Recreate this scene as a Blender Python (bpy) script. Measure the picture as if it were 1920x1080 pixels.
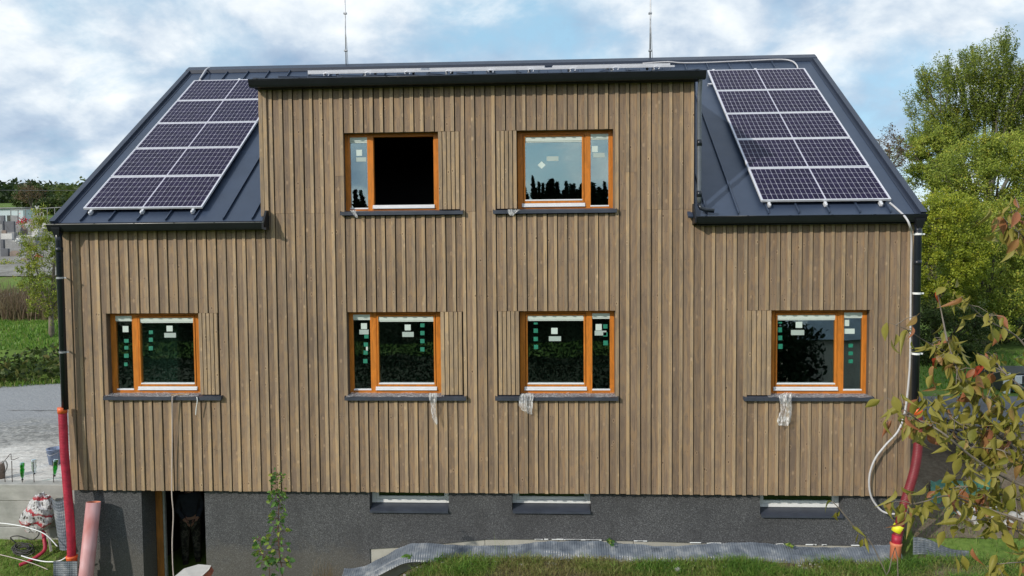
import bpy, bmesh, math, random
import numpy as np
from mathutils import Vector, Matrix, noise as mnoise
random.seed(7); rng = np.random.default_rng(11)
S = bpy.context.scene
for o in list(bpy.data.objects): bpy.data.objects.remove(o)
C = S.collection
# ------------------------------------------------------------------ camera
CAM = dict(loc=(8.32343, -12.46087, 4.0791), yaw=-0.04875, pitch=-0.04684, roll=-0.00819, f=1396.594)
def cam_axes():
    cy, sy = math.cos(CAM['yaw']), math.sin(CAM['yaw']); cp, sp = math.cos(CAM['pitch']), math.sin(CAM['pitch'])
    f = Vector((sy*cp, cy*cp, sp)); r = Vector((cy, -sy, 0)); u = r.cross(f)
    cr, sr = math.cos(CAM['roll']), math.sin(CAM['roll'])
    return cr*r+sr*u, -sr*r+cr*u, f
RX, UX, FX = cam_axes()
cd = bpy.data.cameras.new('camera'); cam = bpy.data.objects.new('camera', cd); C.objects.link(cam)
M = Matrix.Identity(4)
for i in range(3):
    M[i][0] = RX[i]; M[i][1] = UX[i]; M[i][2] = -FX[i]; M[i][3] = CAM['loc'][i]
cam.matrix_world = M
cd.sensor_width = 36; cd.lens = CAM['f']/1920*36; cd.clip_start = 0.1; cd.clip_end = 3000
S.camera = cam
def at(px, py, y=0.0):
    """point of the survey photograph (1920x1080) on the vertical plane at depth y"""
    d = FX + RX*((px-960)/CAM['f']) - UX*((py-540)/CAM['f'])
    t = (y-CAM['loc'][1])/d.y
    return Vector(CAM['loc']) + d*t
# ------------------------------------------------------------------ light
SUN_AZ, SUN_EL = math.radians(45), math.radians(28)
to_sun = Vector((-math.sin(SUN_AZ)*math.cos(SUN_EL), -math.cos(SUN_AZ)*math.cos(SUN_EL), math.sin(SUN_EL)))
sl = bpy.data.lights.new('sun', 'SUN'); sl.energy = 2.9; sl.angle = math.radians(0.8); sl.color = (1.0, .93, .82)
so = bpy.data.objects.new('sun', sl); C.objects.link(so); so.rotation_euler = (-to_sun).to_track_quat('-Z', 'Y').to_euler()
S.view_settings.view_transform = 'Standard'; S.view_settings.look = 'None'; S.view_settings.gamma = 1
S.view_settings.exposure = 0.0; S.view_settings.use_curve_mapping = False
# ------------------------------------------------------------------ node helpers
class NT:
    def __init__(s, tree): s.t = tree; s.n = tree.nodes; s.l = tree.links
    def new(s, t, **k):
        n = s.n.new(t)
        for a, b in k.items(): setattr(n, a, b)
        return n
    def put(s, sock, v):
        if isinstance(v, bpy.types.NodeSocket): s.l.new(v, sock)
        elif isinstance(v, (tuple, list)) and len(v) == 3 and sock.type == 'RGBA': sock.default_value = (*v, 1)
        else: sock.default_value = v
    def math(s, op, a, b=None, c=None, clamp=False):
        n = s.new('ShaderNodeMath', operation=op, use_clamp=clamp); s.put(n.inputs[0], a)
        if b is not None: s.put(n.inputs[1], b)
        if c is not None: s.put(n.inputs[2], c)
        return n.outputs[0]
    def mix(s, f, a, b, blend='MIX'):
        n = s.new('ShaderNodeMix', data_type='RGBA', blend_type=blend)
        s.put(n.inputs['Factor'], f); s.put(n.inputs[6], a); s.put(n.inputs[7], b); return n.outputs[2]
    def ramp(s, v, stops, interp='LINEAR'):
        n = s.new('ShaderNodeValToRGB'); r = n.color_ramp; r.interpolation = interp
        while len(r.elements) < len(stops): r.elements.new(.5)
        for e, (p, c) in zip(r.elements, stops):
            e.position = p; e.color = (*c, 1) if isinstance(c, tuple) else (c, c, c, 1)
        s.put(n.inputs[0], v); return n.outputs[0]
    def noise(s, vec, scale, detail=3, rough=.55, dist=0, dims='3D'):
        n = s.new('ShaderNodeTexNoise', noise_dimensions=dims)
        if vec is not None: s.l.new(vec, n.inputs['Vector'])
        n.inputs['Scale'].default_value = scale; n.inputs['Detail'].default_value = detail
        n.inputs['Roughness'].default_value = rough; n.inputs['Distortion'].default_value = dist
        return n.outputs[0]
    def mapv(s, vec, scale=(1, 1, 1), loc=(0, 0, 0), rot=(0, 0, 0)):
        n = s.new('ShaderNodeMapping'); s.l.new(vec, n.inputs[0])
        s.put(n.inputs['Location'], loc); n.inputs['Scale'].default_value = scale; n.inputs['Rotation'].default_value = rot
        return n.outputs[0]
    def pos(s): return s.new('ShaderNodeNewGeometry').outputs['Position']
    def rnd(s): return s.new('ShaderNodeObjectInfo').outputs['Random']
    def bump(s, h, strength=.3, dist=.01):
        n = s.new('ShaderNodeBump'); s.put(n.inputs['Strength'], strength); s.put(n.inputs['Distance'], dist)
        s.l.new(h, n.inputs['Height']); return n.outputs[0]
def material(name, col=(.5, .5, .5), rough=.6, metal=0, coat=0, spec=.5):
    m = bpy.data.materials.new(name); m.use_nodes = True; t = NT(m.node_tree)
    b = t.n['Principled BSDF']
    t.put(b.inputs['Base Color'], col); b.inputs['Roughness'].default_value = rough; b.inputs['Metallic'].default_value = metal
    b.inputs['Coat Weight'].default_value = coat; b.inputs['Coat Roughness'].default_value = .04
    b.inputs['Specular IOR Level'].default_value = spec
    return m, t, b
MAT = {}
def simple(name, col, rough=.6, metal=0, var=.12, vscale=6, bump=0, bscale=40, coat=0, spec=.5):
    """a painted / plastic / metal surface with soft tone variation and a little relief"""
    m, t, b = material(name, col, rough, metal, coat, spec)
    p = t.pos(); n = t.noise(p, vscale, 4, .6)
    c = t.ramp(n, [(.3, tuple(v*(1-var) for v in col)), (.7, tuple(min(1, v*(1+var)) for v in col))])
    t.put(b.inputs['Base Color'], c)
    t.put(b.inputs['Roughness'], t.math('ADD', t.math('MULTIPLY', t.noise(p, vscale*3, 3), .16), max(rough-.08, .02)))
    if bump: t.l.new(t.bump(t.noise(p, bscale, 4), bump, .005), b.inputs['Normal'])
    MAT[name] = m; return m
# ------------------------------------------------------------------ world: sky + cloud cover
w = bpy.data.worlds.new('World'); S.world = w; w.use_nodes = True; t = NT(w.node_tree)
bg = t.n['Background']; bg.inputs['Strength'].default_value = 0.12
sky = t.new('ShaderNodeTexSky', sky_type='NISHITA'); sky.sun_disc = False
sky.sun_elevation = SUN_EL; sky.sun_rotation = math.radians(180)+SUN_AZ
sky.altitude = 300; sky.air_density = 1.0; sky.dust_density = 1.2; sky.ozone_density = 1.2
tc = t.new('ShaderNodeTexCoord').outputs['Generated']
sx = t.new('ShaderNodeSeparateXYZ'); t.l.new(tc, sx.inputs[0])
zz = t.math('ADD', t.math('MAXIMUM', sx.outputs[2], 0.0), .55)
cx = t.new('ShaderNodeCombineXYZ'); t.put(cx.inputs[0], t.math('DIVIDE', sx.outputs[0], zz)); t.put(cx.inputs[1], t.math('DIVIDE', sx.outputs[1], zz))
pv = cx.outputs[0]
SKY_OFF = (40.6, 9.3, 0)
big = t.noise(t.mapv(pv, (1, 1, 1), SKY_OFF), 2.6, 2, .5, .0)
fine = t.noise(t.mapv(pv, (1, 1.1, 1), (9, 2, 4)), 6.5, 8, .58, .25)
cov = t.math('ADD', t.math('MULTIPLY', big, .55), t.math('MULTIPLY', fine, .45))
mask = t.ramp(cov, [(.37, 0.0), (.45, .6), (.53, 1.0)])
mask = t.math('MAXIMUM', mask, t.ramp(sx.outputs[2], [(0.0, .75), (.12, 0.15), (.3, 0.0)]))
shade = t.noise(t.mapv(pv, (1.1, 1.2, 1), (83, 45, 0)), 3.0, 6, .54, .1)
shade2 = t.math('ADD', t.math('MULTIPLY', shade, .72), t.math('MULTIPLY', fine, .28))
ccol = t.ramp(shade2, [(.38, (2.8, 3.8, 5.3)), (.46, (4.6, 5.6, 6.8)), (.53, (7.3, 7.9, 8.4)), (.60, (9.3, 9.4, 9.5))])
ssky = t.mix(.55, sky.outputs[0], (4.3, 7.3, 9.2))
out = t.mix(mask, ssky, ccol)
below = t.ramp(sx.outputs[2], [(0.0, 0.0), (.004, 1.0)])
out = t.mix(t.math('LESS_THAN', sx.outputs[2], -.01), out, (1.2, 1.3, 1.1))
t.l.new(out, bg.inputs['Color'])
# ------------------------------------------------------------------ materials
simple('roof_metal', (.037, .054, .093), .42, 0, .14, 1.2, .0, spec=.45)
simple('roof_edge_metal', (.030, .040, .066), .42, 0, .1, 3, spec=.45)
simple('gutter_metal', (.012, .014, .018), .42, 0, .15, 3, spec=.35)
simple('gutter_rim', (.30, .29, .28), .35, .3)  # paler grey holds the sun's reflection along the left lip
simple('downpipe_metal', (.012, .016, .024), .3, 0, .15, 2, spec=.5)
simple('downpipe_grey', (.14, .155, .175), .3, .3)  # grey lightened to carry the silver highlight of the dormer pipe
simple('sill_metal', (.05, .058, .08), .4, 0, .2, 5, .05, 30)
simple('aluminium', (.74, .75, .79), .42, .15, .06, 8)
simple('galvanised', (.45, .46, .48), .42, .6, .2, 12)
simple('white_plastic', (.84, .85, .85), .4, 0, .05)
simple('white_aluminium', (.80, .80, .82), .35, 0, .05)
simple('blind_white', (.66, .74, .70), .5, 0, .05)
simple('sticker_white', (.62, .72, .68), .5, 0, .05)
simple('sticker_pale', (.42, .50, .47), .5, 0, .05)
simple('sticker_green', (.02, .22, .14), .5, 0, .2, 30)
simple('membrane_black', (.004, .0035, .0035), .9)
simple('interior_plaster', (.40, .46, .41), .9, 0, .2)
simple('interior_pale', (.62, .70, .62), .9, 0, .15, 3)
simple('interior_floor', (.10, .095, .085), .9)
simple('interior_shade_black', (.02, .02, .02), .9)  # darkness of the unlit rooms put into the wall colour
simple('hose_red', (.40, .022, .05), .48, 0, .30, 9, spec=.4)
simple('hose_maroon', (.20, .022, .032), .5, 0, .2, 5)
simple('orange_plastic', (.75, .13, .03), .45, 0, .12, 8)
simple('orange_faded', (.62, .20, .10), .6, 0, .15, 8)
simple('yellow_tape', (.80, .78, .03), .5)
simple('conduit_grey', (.55, .54, .56), .5, 0, .08)
simple('cable_pink', (.55, .46, .42), .6)
simple('cable_black', (.012, .012, .014), .5)
simple('rebar', (.06, .045, .04), .8, .3)
simple('bucket_blue', (.22, .28, .42), .5, 0, .3, 14)
simple('stone_grey', (.25, .25, .25), .8, 0, .25, 2, .3, 8)
simple('stone_dark', (.09, .095, .11), .55, 0, .3, 2)
simple('stone_light', (.52, .51, .49), .8, 0, .2, 2, .2, 8)
simple('stone_brown', (.22, .17, .14), .7, 0, .3, 2)
simple('building_white', (.50, .58, .62), .7, 0, .12, .12)
simple('road_paint', (.5, .5, .5), .9)
simple('lumber_dark', (.045, .034, .030), .9, 0, .4, 3, .4, 30)
simple('lumber_pale', (.42, .38, .32), .9, 0, .2, 3)
simple('offcut_wood', (.38, .25, .15), .8, 0, .2, 20)
simple('clay_red', (.35, .10, .06), .9, 0, .3, 14)
simple('dark_steel', (.03, .035, .03), .6)
simple('teal_plastic', (.03, .25, .18), .6)
simple('brown_paint', (.10, .035, .02), .5)
simple('bark', (.10, .085, .065), .95, 0, .3, 4, .5, 20)
simple('bark_pale', (.19, .16, .13), .95, 0, .3, 10, .4, 40)
simple('bark_ash', (.13, .12, .10), .95, 0, .3, 3, .4, 20)
simple('stem_green', (.10, .10, .04), .8)
simple('stem_red', (.12, .06, .04), .8)
simple('green_sheet', (.03, .14, .09), .5, 0, .4, 3, .4, 6)
simple('rubble_white', (.40, .39, .37), .9, 0, .3, 6, .4, 20)
simple('jacket_cloth', (.035, .045, .065), .95, 0, .3, 12, .3, 60)
simple('boot_leather', (.02, .016, .013), .6)
simple('skin', (.42, .24, .17), .55, 0, .08)
simple('hair_dark', (.02, .015, .01), .7)
simple('flower_red', (.45, .03, .04), .8)
simple('flower_white', (.75, .75, .72), .8)
simple('wall_cream', (.42, .38, .32), .9, 0, .15, 1)
simple('roof_slate', (.17, .20, .24), .5, 0, .2, 2, .3, 8)
# camouflage trousers
m, t, b = material('camouflage_cloth', rough=.95); n = t.noise(t.pos(), 11, 2, .5, .6)
t.put(b.inputs['Base Color'], t.ramp(n, [(.40, (.02, .022, .018)), (.47, (.06, .065, .045)), (.55, (.10, .10, .08)), (.62, (.035, .04, .03))], 'CONSTANT')); MAT['camouflage_cloth'] = m
# weathered spruce cladding
def wood(name, base, tone=.30, horiz=False, knots=True, gloss=.62, warm=0.):
    m, t, b = material(name, rough=gloss, spec=.25)
    p = t.pos(); r = t.rnd()
    cmb = t.new('ShaderNodeCombineXYZ'); t.put(cmb.inputs[0], t.math('MULTIPLY', r, 31.7)); t.put(cmb.inputs[1], t.math('MULTIPLY', r, 7.3)); t.put(cmb.inputs[2], t.math('MULTIPLY', r, 91.1))
    add = t.new('ShaderNodeVectorMath', operation='ADD'); t.l.new(p, add.inputs[0]); t.l.new(cmb.outputs[0], add.inputs[1]); q = add.outputs[0]
    L = (1, 1, 1)
    gr = t.noise(t.mapv(q, (34, 34, 1.3) if not horiz else (1.3, 34, 34)), 1, 5, .62, .8)
    fineg = t.noise(t.mapv(q, (150, 150, 3) if not horiz else (3, 150, 150)), 1, 3, .6)
    blot = t.noise(t.mapv(q, (9, 9, 2.6) if not horiz else (2.6, 9, 9)), 1, 6, .68, 1.2)
    c = t.ramp(gr, [(.30, tuple(v*.62 for v in base)), (.5, base), (.68, (min(1, base[0]*1.26), min(1, base[1]*1.25), base[2]*1.2))])
    c = t.mix(t.math('MULTIPLY', t.ramp(fineg, [(.35, 1.0), (.6, 0.0)]), .34), c, tuple(v*.62 for v in base))
    c = t.mix(t.math('MULTIPLY', t.ramp(blot, [(.48, 0.0), (.62, 1.0)]), .62), c, (base[0]*1.24, base[1]*1.13, base[2]*.92))
    c = t.mix(t.math('MULTIPLY', t.ramp(blot, [(.36, 1.0), (.50, 0.0)]), .55), c, (base[0]*.72, base[1]*.73, base[2]*.82))
    # each plank its own tone
    wn = t.new('ShaderNodeTexWhiteNoise', noise_dimensions='1D'); t.put(wn.inputs['W'], t.math('MULTIPLY', r, 977))
    c = t.mix(1.0, c, t.ramp(wn.outputs['Value'], [(0, (1-tone, 1-tone*.98, 1-tone*.9)), (.5, (.98, .97, .96)), (1, (1+tone*.6, 1+tone*.56, 1+tone*.42))]), 'MULTIPLY')
    if knots:
        v = t.new('ShaderNodeTexVoronoi', feature='F1'); t.l.new(t.mapv(q, (7.5, .01, 4.2) if not horiz else (3, .01, 6.5)), v.inputs['Vector']); v.inputs['Scale'].default_value = 1; v.inputs['Randomness'].default_value = 1
        d = t.math('ADD', v.outputs['Distance'], t.math('MULTIPLY', t.math('SUBTRACT', fineg, .5), .03))
        c = t.mix(t.ramp(d, [(.05, .7), (.10, .55), (.19, 0.0)]), c, (base[0]*1.6, base[1]*1.55, base[2]*1.45))
        sepc = t.new('ShaderNodeSeparateColor'); t.l.new(v.outputs['Color'], sepc.inputs[0])
        dk = t.math('MULTIPLY', t.ramp(d, [(.055, .95), (.10, 0.0)]), t.ramp(sepc.outputs[0], [(.25, 0.0), (.38, 1.0)]))
        c = t.mix(dk, c, (base[0]*.30, base[1]*.26, base[2]*.24))
    if knots and not horiz:
        st = t.noise(t.mapv(p, (11, 11, .55)), 1, 5, .6, .3); c = t.mix(t.math('MULTIPLY', t.ramp(st, [(.55, 0.0), (.68, 1.0)]), .30), c, (base[0]*.55, base[1]*.56, base[2]*.60))
        wd_ = t.noise(t.mapv(p, (.5, .5, .6)), 1, 3, .5); c = t.mix(1.0, c, t.ramp(wd_, [(.35, (.90, .90, .91)), (.65, (1.07, 1.06, 1.04))]), 'MULTIPLY')
    t.put(b.inputs['Base Color'], c)
    t.l.new(t.bump(gr, .25, .004), b.inputs['Normal']); MAT[name] = m
wood('cladding_wood', (.282, .203, .142), .20)
wood('batten_wood', (.385, .288, .194), .22)
wood('lining_wood', (.12, .095, .075), .1)
wood('larch_frame', (.60, .205, .034), .04, knots=False, gloss=.38)
wood('larch_rail', (.58, .19, .032), .04, horiz=True, knots=False, gloss=.38)
wood('door_brown', (.36, .15, .04), .05, knots=False, gloss=.4)
# basement marble plaster
m, t, b = material('marble_plaster', rough=.8, spec=.3); p = t.pos()
n = t.noise(p, 62, 3, .8); n2 = t.noise(p, .9, 4, .55); v = t.new('ShaderNodeTexVoronoi'); t.l.new(p, v.inputs['Vector']); v.inputs['Scale'].default_value = 120
sc = t.new('ShaderNodeSeparateColor'); t.l.new(v.outputs['Color'], sc.inputs[0])
c = t.ramp(sc.outputs[0], [(0, (.045, .046, .049)), (.45, (.085, .086, .091)), (.75, (.122, .124, .13)), (.93, (.175, .178, .184)), (1, (.26, .265, .27))])
c = t.mix(t.math('MULTIPLY', t.ramp(n2, [(.35, 0.0), (.7, 1.0)]), .3), c, (.035, .036, .042))
n3 = t.noise(t.mapv(p, (1.3, 1.3, .5)), 1.6, 5, .6, .8); c = t.mix(t.math('MULTIPLY', t.ramp(n3, [(.50, 0.0), (.68, 1.0)]), .35), c, (.05, .05, .053))
spz = t.new('ShaderNodeSeparateXYZ'); t.l.new(p, spz.inputs[0]); mud = t.math('ADD', t.math('MULTIPLY', spz.outputs[2], 2.2), t.math('MULTIPLY', t.noise(p, 3, 7, .75), 3.2))
c = t.mix(t.math('MULTIPLY', t.ramp(t.math('ADD', mud, 1.4), [(.35, 1.0), (1.0, 0.0)]), .4), c, (.15, .135, .11))
t.put(b.inputs['Base Color'], c); t.l.new(t.bump(v.outputs['Distance'], .8, .006), b.inputs['Normal']); MAT['marble_plaster'] = m
# insulation board
m, t, b = material('xps_board', rough=.85); p = t.pos(); n = t.noise(p, 3, 5, .6)
t.put(b.inputs['Base Color'], t.ramp(n, [(.3, (.34, .325, .28)), (.6, (.47, .455, .40)), (.8, (.36, .34, .28))])); t.l.new(t.bump(t.noise(p, 60, 3), .2, .004), b.inputs['Normal']); MAT['xps_board'] = m
# concrete
m, t, b = material('concrete', rough=.85); p = t.pos(); n = t.noise(p, 2.2, 7, .65, .3); n2 = t.noise(t.mapv(p, (3, 3, 14)), 1, 4)
c = t.ramp(n, [(.3, (.27, .27, .25)), (.55, (.40, .395, .37)), (.75, (.50, .49, .45))])
c = t.mix(t.math('MULTIPLY', t.ramp(n2, [(.45, 0.0), (.65, 1.0)]), .3), c, (.24, .235, .21))
t.put(b.inputs['Base Color'], c); t.l.new(t.bump(t.noise(p, 25, 5), .35, .01), b.inputs['Normal']); MAT['concrete'] = m
# glass: two coated panes
def glass_mat(name, refl, tint):
    m = bpy.data.materials.new(name); m.use_nodes = True; t = NT(m.node_tree); t.n.clear()
    o = t.new('ShaderNodeOutputMaterial'); mx = t.new('ShaderNodeMixShader')
    tr = t.new('ShaderNodeBsdfTransparent'); tr.inputs[0].default_value = (*tint, 1)
    gl = t.new('ShaderNodeBsdfGlossy'); gl.inputs['Roughness'].default_value = .0; gl.inputs['Color'].default_value = (.88, .98, 1, 1)
    lw = t.new('ShaderNodeLayerWeight'); lw.inputs['Blend'].default_value = .25
    f = t.math('ADD', t.math('MULTIPLY', lw.outputs['Fresnel'], .8), refl, clamp=True)
    wob = t.bump(t.noise(t.pos(), 1.3, 1), .12, .02); t.l.new(wob, gl.inputs['Normal'])
    t.put(mx.inputs[0], f); t.l.new(tr.outputs[0], mx.inputs[1]); t.l.new(gl.outputs[0], mx.inputs[2]); t.l.new(mx.outputs[0], o.inputs[0])
    MAT[name] = m
glass_mat('window_glass', .27, (.66, .80, .72))
glass_mat('cellar_glass', .03, (.5, .6, .55))
glass_mat('clear_plastic', .10, (.84, .84, .85))
glass_mat('bottle_glass', .12, (.05, .62, .16))
glass_mat('bottle_clear', .16, (.86, .90, .92))
# crumpled translucent film
def film(name, col, alpha):
    m = bpy.data.materials.new(name); m.use_nodes = True; t = NT(m.node_tree); b = t.n['Principled BSDF']
    n = t.noise(t.mapv(t.pos(), (1, 1, .35)), 24, 3, .5, 1.5)
    t.put(b.inputs['Base Color'], col); b.inputs['Roughness'].default_value = .2
    t.put(b.inputs['Alpha'], t.ramp(n, [(.36, alpha*.45), (.50, alpha*.8), (.60, min(1, alpha*1.6))]))
    t.l.new(t.bump(n, .9, .02), b.inputs['Normal']); MAT[name] = m
film('plastic_film_mat', (.86, .85, .86), .46)
film('sill_film_mat', (.70, .68, .68), .35)
# printed bag
m, t, b = material('printed_bag', rough=.25); tc2 = t.new('ShaderNodeTexCoord'); sp = t.new('ShaderNodeSeparateXYZ'); t.l.new(tc2.outputs['Object'], sp.inputs[0])
wv = t.math('ADD', sp.outputs[2], t.math('MULTIPLY', t.noise(tc2.outputs['Object'], 6, 5, .6), .42))
band = t.math('FRACT', t.math('MULTIPLY', wv, 4.2)); bn = t.noise(t.mapv(tc2.outputs['Object'], (26, 26, 9)), 1, 2)
c = t.mix(t.ramp(band, [(.0, 1.0), (.18, 1.0), (.33, 0.0)], 'LINEAR'), (.66, .65, .66), (.50, .03, .05))
c = t.mix(t.math('MULTIPLY', t.ramp(bn, [(.53, 0.0), (.56, 1.0)]), t.ramp(band, [(.0, 0.0), (.45, 1.0), (.85, 0.0)], 'CONSTANT')), c, (.09, .08, .08))
t.put(b.inputs['Base Color'], c); b.inputs['Alpha'].default_value = .88; t.l.new(t.bump(t.noise(tc2.outputs['Object'], 14, 5, .7), 1, .03), b.inputs['Normal']); MAT['printed_bag'] = m
# solar cells
m, t, b = material('solar_cell', rough=.25, coat=0, spec=.07); r = t.rnd(); p = t.pos()
c = t.mix(t.ramp(t.noise(p, 9, 2), [(.4, 0.0), (.6, 1.0)]), (.012, .009, .030), (.017, .012, .042)); t.put(b.inputs['Base Color'], c)
b.inputs['Coat Roughness'].default_value = .08; MAT['solar_cell'] = m
m, t, b = material('solar_backing', (.50, .49, .58), rough=.5, coat=0); MAT['solar_backing'] = m
# dimple membrane
m, t, b = material('dimple_membrane', rough=.35, spec=.5); p = t.pos(); n = t.noise(p, 3.5, 5, .65)
t.put(b.inputs['Base Color'], t.ramp(n, [(.33, (.08, .095, .12)), (.52, (.15, .17, .20)), (.70, (.32, .33, .34))])); MAT['dimple_membrane'] = m
# ground
def ground_mat(name, cols, sc=1.0, fine=18, bumpd=.04, rough=.95):
    m, t, b = material(name, rough=rough, spec=.15); p = t.pos()
    a = t.noise(p, .35*sc, 6, .62, .4); f = t.noise(p, fine, 4, .7)
    mixv = t.math('ADD', t.math('MULTIPLY', a, .62), t.math('MULTIPLY', f, .38))
    t.put(b.inputs['Base Color'], t.ramp(mixv, [(.34+.32*i/(len(cols)-1), c) for i, c in enumerate(cols)]))
    t.l.new(t.bump(f, .6, bumpd), b.inputs['Normal']); MAT[name] = m
ground_mat('grass_ground', [(.047, .068, .019), (.081, .135, .024), (.135, .203, .041), (.135, .115, .061)], 1.2, 9)
ground_mat('soil', [(.07, .05, .035), (.13, .10, .07), (.20, .17, .13)], 2, 14)
ground_mat('asphalt', [(.09, .092, .10), (.14, .14, .145), (.19, .19, .195)], 1.6, 30, .01)
ground_mat('sand_dust', [(.17, .165, .155), (.40, .385, .36), (.50, .485, .455), (.53, .52, .49)], 3.0, 5, .05)
ground_mat('gravel_mid', [(.14, .13, .12), (.24, .23, .21), (.33, .32, .30)], 3, 10, .05)
ground_mat('far_hill', [(.012, .017, .009), (.018, .025, .011), (.028, .032, .014)], .3, 1, .1)
def leaf_mat(name, cols, rough=.5, trans=.35, attr=True):
    m = bpy.data.materials.new(name); m.use_nodes = True; t = NT(m.node_tree); b = t.n['Principled BSDF']
    if attr:
        a = t.new('ShaderNodeAttribute'); a.attribute_name = 'tone'; v = a.outputs['Fac']
    else:
        wn = t.new('ShaderNodeTexWhiteNoise', noise_dimensions='1D'); t.put(wn.inputs['W'], t.math('MULTIPLY', t.rnd(), 551)); 
        v = t.math('ADD', t.math('MULTIPLY', wn.outputs['Value'], .8), t.math('MULTIPLY', t.noise(t.pos(), 28, 3), .25))
    c = t.ramp(v, [(i/(len(cols)-1), c) for i, c in enumerate(cols)])
    t.put(b.inputs['Base Color'], c); b.inputs['Roughness'].default_value = rough; b.inputs['Specular IOR Level'].default_value = 0.0 if name == 'leaf_conifer' else .3
    tl = t.new('ShaderNodeBsdfTranslucent'); t.l.new(c, tl.inputs[0]); mx = t.new('ShaderNodeMixShader'); mx.inputs[0].default_value = trans
    o = t.n['Material Output']; t.l.new(b.outputs[0], mx.inputs[1]); t.l.new(tl.outputs[0], mx.inputs[2]); t.l.new(mx.outputs[0], o.inputs[0]); MAT[name] = m
leaf_mat('leaf_ash', [(0.0747, 0.1177, 0.0260), (0.1863, 0.2473, 0.0430), (0.3001, 0.3521, 0.0550), (0.5002, 0.4460, 0.0770)])
leaf_mat('leaf_shrub', [(0.1032, 0.1419, 0.0180), (0.2412, 0.3003, 0.0310), (0.3792, 0.4268, 0.0430), (0.5520, 0.4895, 0.0570)])
leaf_mat('leaf_bush', [(0.1001, 0.1440, 0.0290), (0.2422, 0.3111, 0.0490), (0.3973, 0.4538, 0.0690), (0.6540, 0.5258, 0.0980)])
leaf_mat('leaf_dark', [(.026, .046, .017), (.057, .090, .023), (.098, .138, .033), (.179, .163, .048)])
leaf_mat('leaf_conifer', [(.008, .012, .007), (.011, .017, .009), (.015, .023, .011)], trans=.02)
leaf_mat('leaf_bare', [(.10, .07, .05), (.18, .11, .06), (.12, .12, .05)])
leaf_mat('leaf_weed', [(.039, .104, .026), (.078, .182, .039), (.130, .260, .052), (.390, .416, .065)], attr=False)
leaf_mat('leaf_cherry', [(0.1047, 0.1127, 0.0189), (0.1747, 0.1803, 0.0262), (0.2337, 0.2136, 0.0361), (0.2804, 0.2479, 0.0514), (0.3271, 0.1921, 0.0731), (0.3505, 0.1352, 0.0622), (0.2337, 0.1127, 0.0622)], attr=False, trans=.25)
leaf_mat('leaf_red', [(.40, .05, .03), (.48, .10, .03)], attr=False)
leaf_mat('grass_blade', [(0.0766, 0.1693, 0.0264), (0.1704, 0.3221, 0.0444), (0.2470, 0.2843, 0.0744), (0.3087, 0.2843, 0.1128), (0.2013, 0.1603, 0.0672)])
leaf_mat('reed_blade', [(.16, .13, .07), (.24, .19, .11), (.20, .13, .10)])
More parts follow.
